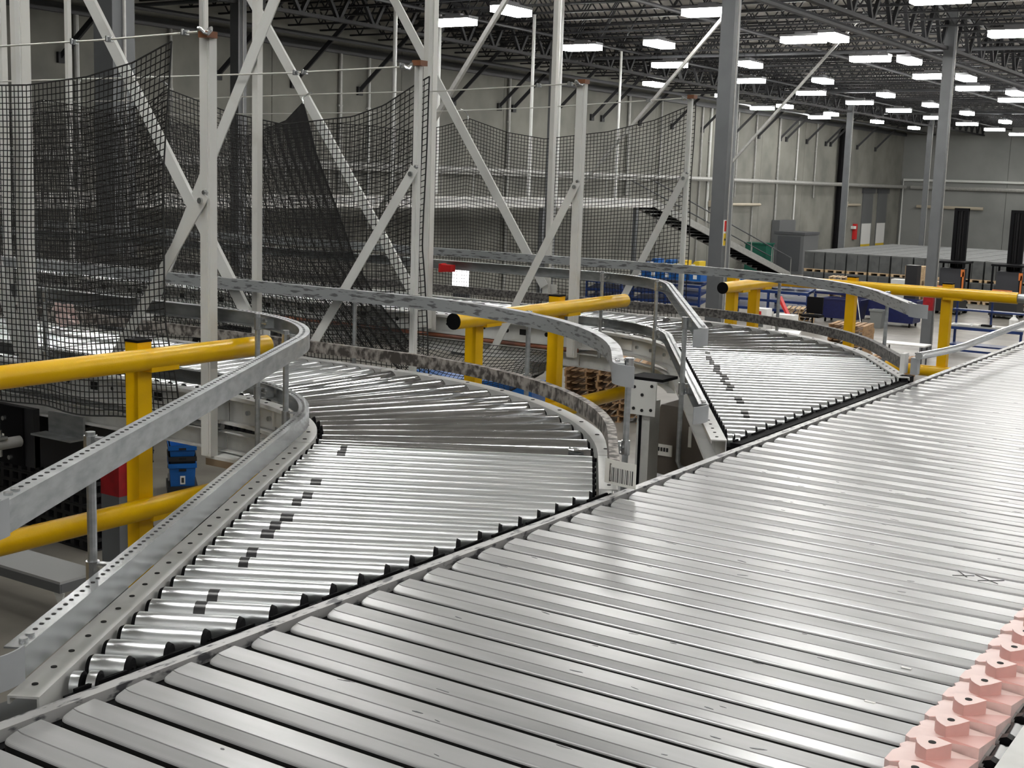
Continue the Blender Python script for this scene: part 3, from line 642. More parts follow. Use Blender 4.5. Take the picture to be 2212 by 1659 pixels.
# photo eye at the end of the far outer guard and the bent bar that leads on along the sorter
t = Thing('photo_eye', 'black and white sensor box at the end of the far taped guard', 'sensor', L2.p(L2.Ro+.05, 'k', .60, -.06))
c = L2.p(L2.Ro+.035, 'k', .56, .0)
t.part('bracket', MB().box(c+Vector((.01, 0, .055)), (.02, .06, .09)), 'white'); t.part('body', MB().box(c+Vector((.025, .0, -.025)), (.05, .055, .05)), 'black'); t.part('cover', MB().box(c+Vector((.055, .02, .045)), (.03, .045, .075)), 'flare_grey')
t.part('lens', MB().box(c+Vector((.026, -.0285, -.022)), (.03, .003, .03)), 'dark_metal')
solo('bent_bar', MB().tube([(-.035, 4.70, .115), (-.02, 4.95, .11), (.0, 5.15, .11), (.01, 5.3, .112), (.0, 6.0, .118), (-.01, 7.5, .125)], .017, 10).bar((-.01, 7.0, .11), (-.03, 7.0, .003), .03, .01), 'galv_bright', 'bent round steel bar leading on along the sorter edge', 'guide bar')

# ------------------------------------------------------------------ yellow safety railings
RX, RZ, MZ, PB = -1.775, .20, -.31, -.87
def railing(label, p0, p1, posts, mid, endcap=None, grey_tail=False):
    """Pipe railing from p0 to p1 (plan points); posts/mid by fraction in metres from p0."""
    a = Vector((*p0, RZ)); b = Vector((*p1, RZ)); d = (b-a).normalized(); side = d.cross(Vector((0, 0, 1)))
    t = Thing('safety_railing', label, 'railing', ((p0[0]+p1[0])/2, (p0[1]+p1[1])/2, PB))
    t.part('top_rail', MB().cyl(a, b, .0365, 20), 'yellow')
    m0 = a + d*mid[0]; m1 = a + d*mid[1]; m0.z = m1.z = MZ; t.part('mid_rail', MB().cyl(m0, m1, .036, 20), 'yellow')
    if endcap is not None: e = a if endcap == 0 else b; o = -d if endcap == 0 else d; t.part('end_cap', MB().cyl(e, e+o*.006, .037, 20), 'black')
    for q in posts:
        c = a + d*q - side*.052
        ps = t.part('post', MB().box((c.x, c.y, (RZ+.055+PB)/2), (.060, .060, RZ+.055-PB)).box((c.x, c.y, PB+.008), (.15, .15, .016)), 'yellow')
        t.part('post_cap', MB().box((c.x, c.y, RZ+.059), (.064, .064, .008)), 'black', parent=ps)
        for z in (RZ, MZ):
            e = a + d*(q+.05); e.z = z-.033; t.part('pipe_clip', MB().box((e.x, e.y, e.z), (.05, .12, .018) if abs(d.y) > .5 else (.12, .05, .018)), 'yellow', parent=ps)
    if grey_tail: t.part('sleeve', MB().cyl(b, b+d*.35, .028, 14), 'galv')
railing('yellow pipe railing ahead of the near curve, beside the blue totes', (RX, -1.4), (RX, 2.406), (1.0, 3.25), (0, 4.05))
railing('yellow pipe railing between the two roller lanes', (RX, 3.588), (RX, 5.168), (.235, .96), (.1, 1.62), endcap=0)
railing('short yellow pipe railing beyond the far lane with black end cap', (RX-.01, 6.474), (RX-.01, 7.375), (.27, .63), (.05, .9), endcap=0)
railing('yellow pipe railing crossing towards the sorter past the far curve', (RX-.01, 7.42), (-.222, 7.42), (.49, 1.12), (.1, 1.55), grey_tail=True)
bm = Thing('support_beam', 'grey steel beam carrying the railing posts under the conveyors', None, (RX, 3, FZ), kind='structure')
bm.part('beam', MB().lohi((RX-.12, -1.6, -1.1), (RX+.2, 8.0, PB)), 'column_grey'); bm.part('beam', MB().lohi((RX+.2, 7.3, -1.1), (.4, 7.6, PB)), 'column_grey')
for y in (-1.3, 3.2, 7.7): bm.part('leg', MB().box((RX, y, (FZ-1.1)/2), (.2, .2, -FZ-1.1)), 'column_grey')

# ------------------------------------------------------------------ net posts, cables and nets
def net_post(x, y, ztop, zbot, label, brace, w=.062, dpt=.04, foot_board=False):
    t = Thing('net_post', label, 'post', (x, y, zbot))
    prof = [(-w/2, -dpt/2), (w/2, -dpt/2), (w/2, dpt/2), (w/2-.004, dpt/2), (w/2-.004, -dpt/2+.004), (-w/2+.004, -dpt/2+.004), (-w/2+.004, dpt/2), (-w/2, dpt/2)]
    t.part('channel', MB().prism([(x+a, y+b) for a, b in prof], zbot, ztop), 'white_paint')
    t.part('lip', MB().lohi((x+w*.12, y-dpt/2-.004, zbot+.01), (x+w*.34, y-dpt/2, ztop-.02)), 'white_paint')
    (zb0, dx, zb1) = brace
    p0 = Vector((x-.005, y-.03, zb0)); p1 = Vector((x-dx, y-.03, zb1)); dd = (p1-p0).normalized()
    br = t.part('brace', MB().bar(p0-dd*.03, p1+dd*.02, .005, .045, up=(0, 0, 1)).bar(p0-dd*.03+Vector((.0, .012, .018)), p1+dd*.02+Vector((0, .012, .018)), .028, .004, up=(0, 0, 1)), 'white_paint')
    t.part('bolt', MB().cyl(p0+Vector((0, -.012, 0)), p0+Vector((0, .02, 0)), .011, 8), 'galv_bright', parent=br)
    t.part('wall_bolt', MB().cyl((x+.01, y-dpt/2-.018, zb0+.03), (x+.01, y-dpt/2, zb0+.03), .008, 8), 'galv_bright')
    t.part('cable_clamp', MB().box((x+.02, y-.02, ztop+.002), (.045, .05, .022)), 'orange_tag'); t.part('cap', MB().box((x, y, ztop+.004), (w+.004, dpt+.004, .008)), 'white_paint')
    if foot_board: t.part('foot_plate', MB().box((x+.075, y+.05, zbot-.006), (.19, .10, .012)), 'white_paint'); 
    if foot_board: t.part('foot_board', MB().box((x+.075, y+.05, zbot-.025), (.19, .10, .026)), 'plywood')
    return t
net_post(-1.946, 2.285, 1.30, -.222, 'thick white net post in front of the near lane with board under its foot', (.72, .47, .12), .050, .036, True)
net_post(-1.868, 3.415, 1.30, -.10, 'narrow white net post with angled brace behind the near lane', (.84, .55, .06), .026, .024)
net_post(-2.045, 5.085, 1.355, -.13, 'grey-white net post with long flat brace in front of the far lane', (.80, .50, -.13), .050, .034)
net_post(-2.005, 6.33, 1.36, -.10, 'white net post behind the far lane next to the big grey column', (.87, .41, .06), .028, .022)
def cable(pts, y, label, knots=()):
    t = Thing('steel_cable', label, 'cable', (pts[0][0], y, pts[0][1]))
    t.part('wire', MB().tube([(x, y-.02, z) for x, z in pts], .0042, 6), 'rope_white')
    for x, z in knots:
        t.part('cable_clip', MB().box((x, y-.02, z), (.03, .014, .018)).cyl((x, y-.034, z-.008), (x, y-.034, z+.012), .006, 6), 'galv_bright')
    x, z = pts[0]; t.part('end_shackle', MB().tube([(x-.02+.05*math.cos(a)*.6, y-.02+.012*math.sin(a), z+.012*math.sin(2*a)) for a in [i*PI/5 for i in range(11)]], .006, 6), 'galv_bright')
cable([(-1.90, 1.312), (-2.5, 1.297), (-3.3, 1.288), (-4.2, 1.285), (-5.5, 1.29)], 2.265, 'steel cable strung from the thick white net post, nearest of four', [(-2.02, 1.31), (-2.42, 1.298), (-2.62, 1.294)])
cable([(-1.86, 1.285), (-2.55, 1.269), (-3.5, 1.262), (-4.7, 1.257), (-6.5, 1.27)], 3.365, 'steel cable strung from the narrow white net post', [(-2.45, 1.27), (-2.5, 1.268)])
cable([(-2.02, 1.348), (-3.0, 1.314), (-3.75, 1.306), (-5.4, 1.275), (-7.1, 1.26), (-9, 1.28)], 5.07, 'steel cable strung from the grey-white net post of the far lane', [(-2.10, 1.345), (-2.30, 1.338)])
cable([(-2.0, 1.356), (-3.06, 1.30), (-4.1, 1.27), (-6.5, 1.25), (-9.5, 1.27)], 6.325, 'steel cable strung from the net post next to the big column', [(-2.28, 1.34)])

def interp(pts, v):
    """pts: [(v, w)...] in increasing v; smooth piecewise interpolation."""
    if v <= pts[0][0]: return pts[0][1]
    for (a, p), (b, q) in zip(pts, pts[1:]):
        if v <= b:
            f = (v-a)/(b-a); f = f*f*(3-2*f) if False else f; return p + (q-p)*f
    return pts[-1][1]
def net(label, y, x_right, length, top, bottom, right, rcord=.0023, cell=.0255, gather=0.0, sway=.02, seed=1, tail=None):
    """Square-mesh cord net: top and bottom edges as (x, z) lists, right edge as (z, dx) sideways shift of the free end."""
    rnd = random.Random(seed); top = sorted(top); bottom = sorted(bottom); right = sorted(right)
    t = Thing('safety_net', label, 'net', (x_right-length/2, y, bottom[0][1]))
    xs = []; x = 0.0
    while x < length:
        xs.append(x); g = 1.0
        if gather: g = .11 + .89*min(1.0, (x/gather)**1.6)
        x += cell*g
    zt = max(z for _, z in top); zb = min(z for _, z in bottom); nr = max(4, int((zt-zb)/cell))
    ph = [rnd.uniform(0, 6.28) for _ in range(6)]
    def pt(i, j):
        s = xs[i]; f = j/nr; x0 = x_right - s
        z1 = interp(top, x0); z0 = interp(bottom, x0); z = z1 + (z0-z1)*f
        fall = 1/(1+(s/1.5)**2) if gather else math.exp(-s/.55)
        xx = x0 + interp(right, z)*fall + .008*math.sin(9*z+ph[0]+3*x0)*f
        yy = y + sway*f*(math.sin(5.2*x0+ph[1]) + .6*math.sin(11*x0+ph[2]+2*z)) + .01*math.sin(4*z+ph[3])
        if gather: yy += .032*math.sin(90*s+ph[4])*math.exp(-s/gather)*f**.5
        return Vector((xx, yy, z + .006*math.sin(13*x0+ph[5])*f))
    G = [[pt(i, j) for j in range(nr+1)] for i in range(len(xs))]
    mb = MB()
    def strand(path, r):
        # light three-sided cord
        n = 3; V = []; F = []
        for i, p in enumerate(path):
            d = (path[min(i+1, len(path)-1)] - path[max(i-1, 0)]).normalized(); a = d.cross(Vector((.3, 1, .2))).normalized(); b = d.cross(a)
            V += [p + r*(math.cos(2*PI*k/n)*a + math.sin(2*PI*k/n)*b) for k in range(n)]
        for i in range(len(path)-1):
            for k in range(n): F.append((i*n+k, i*n+(k+1) % n, (i+1)*n+(k+1) % n, (i+1)*n+k))
        mb.add(V, F)
    for i in range(len(xs)): strand(G[i], rcord)
    for j in range(1, nr): strand([G[i][j] for i in range(len(xs))], rcord)
    me = bpy.data.meshes.new('net_mesh'); o = t.o
    me.from_pydata([tuple(p-o) for p in map(Vector, mb.v)], [], mb.f); me.materials.append(MATS['net']); me.update()
    t.part('net_mesh', me, None)
    ed = MB(); ed.tube([G[i][0] for i in range(len(xs))], .0032, 5); t.part('border_rope', ed, 'net')
    t.part('border_rope', MB().tube([G[0][j] for j in range(nr+1)], .0034, 5), 'net'); t.part('border_rope', MB().tube([G[i][nr] for i in range(len(xs))], .0034, 5), 'net')
    if tail:
        mb = MB(); nx, nz = int(tail[0]/.03), 26; T = []
        for i in range(nx+1):
            f = i/nx; r_ = []
            for j in range(nz+1):
                g = j/nz; x = tail[1] + tail[0]*f; sag = math.sin(PI*f)
                r_.append(Vector((x + .02*math.sin(7*g+3*f), tail[2] - .10*math.sin(PI*g)*(.4+sag) - .22*g, tail[3] - (.10+.22*sag)*math.sin(PI*g*.5))))
            T.append(r_)
        for i in range(nx+1): strand(T[i], .0022)
        for j in range(nz+1): strand([T[i][j] for i in range(nx+1)], .0022)
        me = bpy.data.meshes.new('net_tail'); me.from_pydata([tuple(p-o) for p in map(Vector, mb.v)], [], mb.f); me.materials.append(MATS['net']); me.update(); t.part('net_tail', me, None)
    return t
net('black cord net hung in front of the near lane, nearest of the four', 2.195, -2.04, 1.75,
    [(-2.04, 1.276), (-2.24, 1.207), (-2.5, 1.16), (-2.85, 1.134), (-3.15, 1.135), (-3.9, 1.14)], [(-3.9, -.11), (-3.2, -.126), (-2.9, -.135), (-2.67, -.133), (-2.36, -.116), (-1.98, -.089)],
    [(-.1, .06), (.09, .035), (.26, -.005), (.57, -.035), (.79, -.05), (1.02, -.03), (1.276, 0)], rcord=.0024, seed=3, sway=.014)
net('black cord net hung behind the near lane from the narrow white post', 3.475, -1.848, 3.4,
    [(-1.847, 1.254), (-1.92, 1.221), (-2.09, 1.134), (-2.27, 1.085), (-2.42, 1.072), (-2.69, 1.048), (-3.02, 1.098), (-3.27, 1.164), (-3.466, 1.216), (-3.6, 1.139), (-3.87, 1.094), (-4.2, 1.105), (-5.2, 1.1)], [(-5.3, -.05), (-1.8, -.06)],
    [(-.1, .03), (.12, .01), (.32, -.02), (.52, -.037), (.75, -.023), (1.25, 0)], seed=5)
net('black cord net gathered into a slanting bunch in front of the far lane', 4.975, -3.94, 3.9,
    [(-3.938, 1.252), (-4.12, 1.142), (-4.47, 1.047), (-4.9, 1.073), (-5.34, 1.238), (-5.8, 1.207), (-6.41, 1.279), (-6.77, 1.208), (-7.1, 1.235), (-8, 1.2)], [(-8, -.2), (-3.0, -.25)],
    [(-.25, .95), (-.05, .75), (.08, .61), (.32, .43), (.68, .235), (.95, .10), (1.25, 0)], gather=1.1, seed=8, sway=.024, tail=(1.05, -3.12, 4.99, -.10))
net('black cord net hung behind the far lane next to the big grey column', 6.405, -2.01, 6.9,
    [(-2.02, 1.328), (-2.29, 1.227), (-2.62, 1.153), (-3.1, 1.101), (-3.4, 1.141), (-3.72, 1.232), (-3.95, 1.178), (-4.19, 1.141), (-4.61, 1.18), (-5.15, 1.205), (-5.9, 1.173), (-9, 1.18)], [(-9, -.05), (-2, -.06)],
    [(-.1, .02), (.37, .02), (.77, .008), (1.33, 0)], seed=11, sway=.028)
# hooks tying the nets up to their cables
for x, y, yc, z0, z1, l in ((-3.466, 3.475, 3.345, 1.216, 1.262, 'second net'), (-3.938, 4.975, 5.05, 1.25, 1.305, 'bunched net'), (-3.72, 6.405, 6.305, 1.232, 1.28, 'net beside the big column'), (-6.41, 4.975, 5.05, 1.279, 1.268, 'far end of the bunched net')):
    solo('net_hook', MB().tube([(x, y, z0-.01), (x-.008, y, (z0+z1)/2), (x+.006, (y+yc)/2, z1), (x, yc, z1+.008)], .0045, 6), 'galv_bright', 'small steel hook tying up the ' + l, 'hook')

# ------------------------------------------------------------------ white hangers from the roof
def hanger(x, y, zbot, label, wide=True, slope=None, second=None, w=.085):
    t = Thing('roof_hanger', label, 'hanger', (x, y, zbot))
    a, b = (w*.82, .042) if wide else (.034, .034)
    prof = [(-a/2, -b/2), (a/2, -b/2), (a/2, b/2), (a/2-.006, b/2), (a/2-.006, -b/2+.006), (-a/2+.006, -b/2+.006), (-a/2+.006, b/2), (-a/2, b/2)]
    t.part('hanger_post', MB().prism([(x+u, y+v) for u, v in prof], zbot, 6.4), 'white_paint_worn')
    if wide: t.part('inner_lip', MB().lohi((x+a*.05, y-b/2-.006, zbot+.02), (x+a*.42, y-b/2, 6.4)), 'white_paint')
    if slope:
        z1 = 6.35; p0 = Vector((x, y-.04, zbot+.12)); p1 = Vector((x+slope*(z1-zbot-.12), y-.04, z1))
        t.part('diagonal_brace', MB().bar(p0, p1, .006, .062, up=(0, 0, 1)).bar(p0+Vector((0, .014, .028)), p1+Vector((0, .014, .028)), .032, .006), 'white_paint')
    if second:
        p0, p1 = Vector(second[0]), Vector(second[1]); t.part('cross_brace', MB().bar(p0, p1, .006, .06, up=(0, 0, 1)).bar(p0+Vector((0, .014, .028)), p1+Vector((0, .014, .028)), .032, .006), 'white_paint')
    t.part('foot_plate', MB().box((x, y+.03, zbot+.06), (.11, .008, .14)), 'white_paint_worn')
hanger(-3.02, 2.30, -.06, 'wide white roof hanger seen through the nearest net', True, -.42)
hanger(-2.79, 3.40, .0, 'narrow white roof hanger behind the near lane', False, -.73, second=((-3.55, 3.37, .02), (0.02, 3.37, 6.3)))
hanger(-3.07, 5.095, -.06, 'wide white roof hanger in front of the far lane next to the yellow end cap', True, -.757)
hanger(-2.95, 6.27, .02, 'narrow white roof hanger behind the far lane', False, -.69)
hanger(-4.66, 3.40, .0, 'white roof hanger at the edge of the near lane behind the nearest net', False)
hanger(-6.15, 6.27, .02, 'white roof hanger far back between the nets', True, None, w=.07)
hanger(-6.3, 5.12, -.06, 'white roof hanger beside the far straight lane', False, None)
# far braces, rods hanging from the roof
for p0, p1, l in (((-13.9, 18, .15), (-9.4, 18, 6.3), 'white brace slanting up to the roof beside the tall wide hanger'), ((-17.4, 30, -.15), (-11.5, 30, 6.3), 'white brace slanting up to the roof between net post and column'), ((-16.7, 40, 1.6), (-12.5, 40, 6.3), 'long thin white brace behind the sign column')):
    solo('roof_brace', MB().bar(p0, p1, .075, .075), 'pipe_grey', l, 'brace')
for x, y, zb, l in ((-20.1, 32.8, .3, 'beside the middle hanger'), (-16.2, 28.0, .3, 'between the two nets'), (-22.4, 42.4, 0, 'in front of the wall near the net post'), (-19.0, 24.8, .2, 'behind the bunched net'), (-22.4, 31.2, .3, 'behind the wide hanger')):
    solo('drop_rod', MB().cyl((x, y, zb), (x, y, 5.665), .05, 8), 'white_paint', 'white rod dropping from the roof ' + l, 'rod')

# ------------------------------------------------------------------ hardware below the lanes
t = Thing('drive_box', 'black control box with white label under the near lane', 'control box', (-3.2, 2.45, -.42))
t.part('body', MB().lohi((-3.6, 2.30, -.43), (-2.99, 2.75, -.295)).lohi((-3.6, 2.295, -.43), (-2.99, 2.325, -.18)), 'black_plastic'); t.part('side_plate', MB().lohi((-3.6, 2.285, -.43), (-3.05, 2.295, -.18)), 'black')
t.part('label', MB().lohi((-3.27, 2.28, -.36), (-3.175, 2.285, -.305)), 'paper')
for i in range(5): t.part('print_line', MB().lohi((-3.255+.014*i, 2.2785, -.345), (-3.248+.014*i, 2.28, -.318)), 'ink')
for x, z in ((-3.165, -.235), (-3.13, -.40), (-3.20, -.395)): t.part('screw', MB().cyl((x, 2.272, z), (x, 2.285, z), .010, 8), 'galv_bright')
t = Thing('pipe_stub', 'open grey pipe hung on a threaded rod under the near lane', 'pipe', (-3.05, 2.4, -.33))
mb = MB(); n = 16
rows = [[Vector((-3.05+r*math.cos(2*PI*k/n), y, -.318+r*math.sin(2*PI*k/n))) for k in range(n)] for y, r in ((2.27, .024), (2.09, .024), (2.09, .017), (2.27, .017))]
t.part('pipe', mb.grid(rows, cap=False), 'pipe_grey'); t.part('threaded_rod', MB().cyl((-3.05, 2.17, -.30), (-3.05, 2.17, -.03), .0075, 8), 'galv_bright')
t.part('collar', MB().box((-3.05, 2.17, -.290), (.05, .05, .012)).cyl((-3.05, 2.17, -.284), (-3.05, 2.17, -.258), .014, 6), 'galv_bright'); t.part('nut', MB().cyl((-3.05, 2.17, -.368), (-3.05, 2.17, -.340), .013, 6), 'pipe_grey')
t = Thing('angle_bracket', 'worn grey angle bracket hanging under the near lane', 'bracket', (-2.75, 2.4, -.3))
t.part('plate', MB().lohi((-2.92, 2.315, -.27), (-2.70, 2.325, -.18)), 'galv'); t.part('flange', MB().lohi((-2.95, 2.25, -.275), (-2.70, 2.325, -.268)), 'galv')
# stanchion with plate and tan gearbox between the lanes
t = Thing('stanchion', 'grey steel stanchion with a square perforated plate beside the near curve end', 'stanchion', (-.86, 3.70, FZ))
t.part('post', MB().lohi((-.885, 3.67, FZ), (-.825, 3.76, -.06)), 'frame_grey'); t.part('post_slot', MB().lohi((-.873, 3.665, -1.2), (-.862, 3.67, -.08)), 'black')
pl = t.part('plate', MB().lohi((-.915, 3.655, -.115), (-.795, 3.662, .03)), 'white_paint'); t.part('top_pad', MB().lohi((-.93, 3.66, .03), (-.77, 3.80, .042)), 'black')
for x, z in ((-.895, -.09), (-.815, -.09), (-.895, .0), (-.815, .01), (-.858, -.03), (-.856, -.095)): t.part('plate_hole', MB().cyl((x, 3.652, z), (x, 3.656, z), .007, 8), 'hole', parent=pl)
t = Thing('gearbox', 'tan slab-sided gearbox housing with white nameplate under the far spur', 'gearbox', (-.8, 4.1, -.45))
poly = [(-1.02, -.42), (-.45, -.47), (-.45, -.125), (-.93, -.12), (-.97, -.22)]
t.part('housing', MB().grid([[Vector((x, y, z)) for x, z in poly] for y in (3.98, 4.25)]), 'tan_box')
t.part('nameplate', MB().lohi((-.985, 3.973, -.345), (-.865, 3.98, -.295)), 'paper')
for i in range(7): t.part('print_line', MB().lohi((-.975+.014*i, 3.970, -.325), (-.966+.014*i, 3.973, -.308)), 'ink')
t.part('motor', MB().cyl((-.74, 4.12, -.66), (-.74, 4.12, -.43), .075, 14), 'motor'); t.part('cable', MB().tube([(-.62, 3.96, -.16), (-.60, 3.95, -.25), (-.61, 3.96, -.5), (-.66, 4.0, -.8)], .009, 8), 'black')
t.part('vent_slot', MB().lohi((-.79, 3.974, -.29), (-.775, 3.98, -.2)), 'paper'); t.part('side_bracket', MB().lohi((-.62, 3.965, -.33), (-.59, 3.98, -.14)), 'galv')
# crumpled foil sticker on the rollers of the near spur
mb = MB(); rr = random.Random(9); G = [[Vector((-.409+.016*(i-1.5)*DY-.010*(j-1.5)*.5, 2.358+.016*(i-1.5)*.5+.010*(j-1.5)*DY, .005+rr.uniform(0, .007))) for j in range(4)] for i in range(4)]
mb.add([p for q in G for p in q], [(i*4+j, i*4+j+1, i*4+j+5, i*4+j+4) for i in range(3) for j in range(3)]); mb.add([p-Vector((0, 0, .001)) for q in G for p in q], [(i*4+j, i*4+j+1, i*4+j+5, i*4+j+4) for i in range(3) for j in range(3)])
solo('foil_sticker', mb, 'galv_bright', 'small crumpled foil sticker on the rollers by the near curve end', 'sticker', smooth=False)
# small black scanner on the far lane, red button box and crumpled pink scrap
t = Thing('scanner', 'small black sensor on the far lane beside the wide hanger', 'sensor', (-2.93, 5.3, .02))
t.part('body', MB().lohi((-2.99, 5.26, .03), (-2.86, 5.33, .085)), 'black'); t.part('eye', MB().cyl((-2.93, 5.255, .057), (-2.93, 5.262, .057), .012, 10), 'dark_metal')
solo('red_button', MB().lohi((-2.96, 5.08, .285), (-2.88, 5.125, .325)).lohi((-2.965, 5.075, .28), (-2.945, 5.127, .33)), 'red', 'red button box on the far lane guard', 'button box')
mb = MB(); rr = random.Random(4)
for i in range(10):
    a = rr.uniform(0, 6.3); mb.box((-3.93+rr.uniform(-.05, .05), 3.20+rr.uniform(-.03, .03), .05+rr.uniform(-.02, .07)), (.06, .05, .006), M=Matrix.Rotation(a, 3, 'X') @ Matrix.Rotation(a*1.7, 3, 'Y'))
solo('film_scrap', mb, 'film_pink', 'crumpled pale pink plastic film lying on the near straight lane', 'film')

# ------------------------------------------------------------------ the warehouse floor beyond
def pallet_mesh(wood):
    mb = MB()
    for i in range(6): mb.lohi((-.6, -.5+i*.18, .122), (.6, -.5+i*.18+.12, .14))
    for y in (-.48, 0, .48): mb.lohi((-.6, y-.02, .018), (.6, y+.02, .122))
    for i in range(3): mb.lohi((-.6, -.5+i*.44, 0), (.6, -.5+i*.44+.12, .018))
    return mb.mesh('wooden_pallet', wood)
PM = {w: pallet_mesh(w) for w in ('wood', 'wood_pale')}
def pallets(x, y, rz, n, label, group, wood='wood', z0=FZ):
    z = z0
    for i in range(n):
        o = bpy.data.objects.new('wooden_pallet', PM[wood]); COL.objects.link(o); o.location = (x+random.uniform(-.03, .03), y+random.uniform(-.03, .03), z+H); o.rotation_euler = (0, 0, rz+PI/2+random.uniform(-.03, .03))
        tag(o, label.replace('pallet', 'pallet, ' + ORD[i] + ' from the floor', 1), 'pallet', group); z += .142
pallets(-11.6, 23.6, .35, 9, 'wooden pallet in the stack behind the yellow posts', 'pallets stacked behind the yellow posts')
pallets(-12.9, 24.6, .2, 7, 'wooden pallet in the stack next to the blue totes', 'pallets stacked next to the blue totes')
pallets(-10.6, 35.2, .1, 9, 'wooden pallet in the stack outside the far curve', 'pallets stacked outside the far curve')
pallets(-9.1, 34.3, .0, 4, 'wooden pallet in the low stack by the sensor box', 'pallets in the low stack')
pallets(-16.9, 52.5, .2, 10, 'wooden pallet in the tall stack behind the blue bench', 'pallets behind the blue bench', 'wood_pale')
pallets(-15.45, 53.2, .2, 8, 'wooden pallet in the shorter stack behind the blue bench', 'pallets in the shorter stack', 'wood_pale')
pallets(-16.3, 46.2, .3, 4, 'wooden pallet in the low stack beside the black chair', 'pallets beside the black chair', 'wood_pale')
pallets(-12.2, 33.0, .3, 6, 'wooden pallet under the white sheet', 'pallets under the white sheet')
solo('white_sheet', MB().box((-12.2, 33.0, FZ+.98), (1.7, 1.1, .22), rz=.3), 'white', 'white wrapped slab lying on the pallet stack outside the far curve', 'sheet')
solo('cardboard_box', MB().lohi((-13.9, 33.2, FZ), (-13.2, 33.8, FZ+1.0)), 'cardboard', 'brown cardboard box beside the white wrapped slab', 'box')
# grey bulk containers stacked two high
def container():
    t = Thing('bulk_container', 'grey bulk container', 'container', (0, 0, 0))
    b = MB(); b.prism([(-.5, -.5), (.5, -.5), (.5, .5), (-.5, .5)], .14, .93); t.part('sleeve', b, 'grey_plastic')
    t.part('lid', MB().lohi((-.51, -.51, .93), (.51, .51, .985)), 'grey_lid'); t.part('fold_line', MB().lohi((-.012, -.506, .16), (.012, -.5, .92)), 'hole')
    m = MB(); m.lohi((-.5, -.5, .10), (.5, .5, .14))
    for x in (-.42, 0, .42): m.lohi((x-.06, -.5, 0), (x+.06, .5, .10))
    t.part('pallet_base', m, 'wood_pale'); return t
ct = container(); first = True; XG = [-21.4+1.08*i for i in range(14)]
for i, x in enumerate(XG):
    for lv in (0, 1):
        l = '%s grey bulk container from the tall cabinet in the %s tier of the long stack' % (ORD[i], 'upper' if lv else 'lower'); g = 'containers of the %s tier' % ('upper' if lv else 'lower')
        if first: ct.e.location = (x, 61.5, FZ+H); ct.e['label'] = l; ct.e['group'] = g; first = False; KIDS[ct.e.name] = [(c, []) for c in children(ct.e)]
        else: copy_tree(ct.e, (x, 61.5, FZ+.99*lv), 0, l, g)
mb = MB()
for x in XG:
    for r_ in range(12): mb.lohi((x-.51, 62.1+1.08*r_, FZ), (x+.51, 63.1+1.08*r_, FZ+1.975))
tag(solo('stacked_containers', mb, 'grey_lid', 'grey container rows behind the front row of the long stack', 'container'), kind='stuff')
# lift trucks
def forklift(x, y, label):
    t = Thing('lift_truck', label, 'forklift', (x, y, FZ)); z = FZ
    for s in (-.22, .22): t.part('mast_rail', MB().lohi((x+s-.07, y-.1, z+.1), (x+s+.07, y+.12, .2)), 'black')
    t.part('mast_crossbar', MB().lohi((x-.29, y-.08, .08), (x+.29, y+.1, .2)), 'black'); t.part('mast_cylinder', MB().cyl((x, y, z+.2), (x, y, .1), .07, 10), 'black_gloss'); t.part('mast_panel', MB().lohi((x-.2, y+.02, z+.6), (x+.2, y+.05, .1)), 'black_gloss')
    t.part('overhead_guard', MB().lohi((x-.62, y-1.3, z+2.12), (x+.62, y+.1, z+2.2)), 'black'); t.part('body', MB().lohi((x-.55, y-1.4, z+.12), (x+.55, y-.2, z+1.0)), 'black_plastic')
    for a, b in ((-.55, -1.25), (.55, -1.25), (-.55, -.15), (.55, -.15)): t.part('pillar', MB().box((x+a, y+b, z+1.56), (.07, .07, 1.12)), 'black')
    t.part('operator_bay', MB().lohi((x-.45, y-1.0, z+1.0), (x+.45, y-.25, z+1.9)), 'dark_metal'); t.part('orange_gate', MB().tube([(x-.45, y-1.42, z+.7), (x-.45, y-1.42, z+1.15), (x+.3, y-1.42, z+1.15), (x+.3, y-1.42, z+.7)], .035, 6), 'orange')
    t.part('orange_arm', MB().box((x+.6, y-1.3, z+1.35), (.06, .08, .9)).box((x+.57, y-1.3, z+1.75), (.14, .08, .3)), 'orange')
    for a in (-.45, .45): t.part('wheel', MB().cyl((x+a-.08, y-1.1, z+.16), (x+a+.08, y-1.1, z+.16), .16, 14), 'black'); t.part('wheel', MB().cyl((x+a-.08, y, z+.14), (x+a+.08, y, z+.14), .14, 14), 'black')
    for a in (-.25, .25): t.part('fork', MB().lohi((x+a-.05, y+.15, z+.05), (x+a+.05, y+1.3, z+.1)), 'steel_mid')
forklift(-13.2, 56.0, 'black lift truck with tall mast right behind the red-banded column')
forklift(-10.9, 56.0, 'black lift truck with tall mast and orange gate behind the blue workbench')
t = Thing('tool_cart', 'tall black cart beside the red-banded column', 'cart', (-13.3, 50.2, FZ)); t.part('body', MB().lohi((-13.6, 50.0, FZ+.1), (-13.15, 50.5, FZ+2.2)), 'black_plastic'); t.part('base', MB().lohi((-13.7, 49.9, FZ), (-13.05, 50.6, FZ+.1)), 'black')
t = Thing('kiosk', 'small pale kiosk in front of the stacked containers', 'kiosk', (-14.4, 52.0, FZ)); t.part('body', MB().lohi((-14.7, 51.8, FZ), (-14.1, 52.3, FZ+1.5)), 'frame_grey'); t.part('sign', MB().lohi((-14.6, 51.77, FZ+.9), (-14.2, 51.8, FZ+1.2)), 'white')
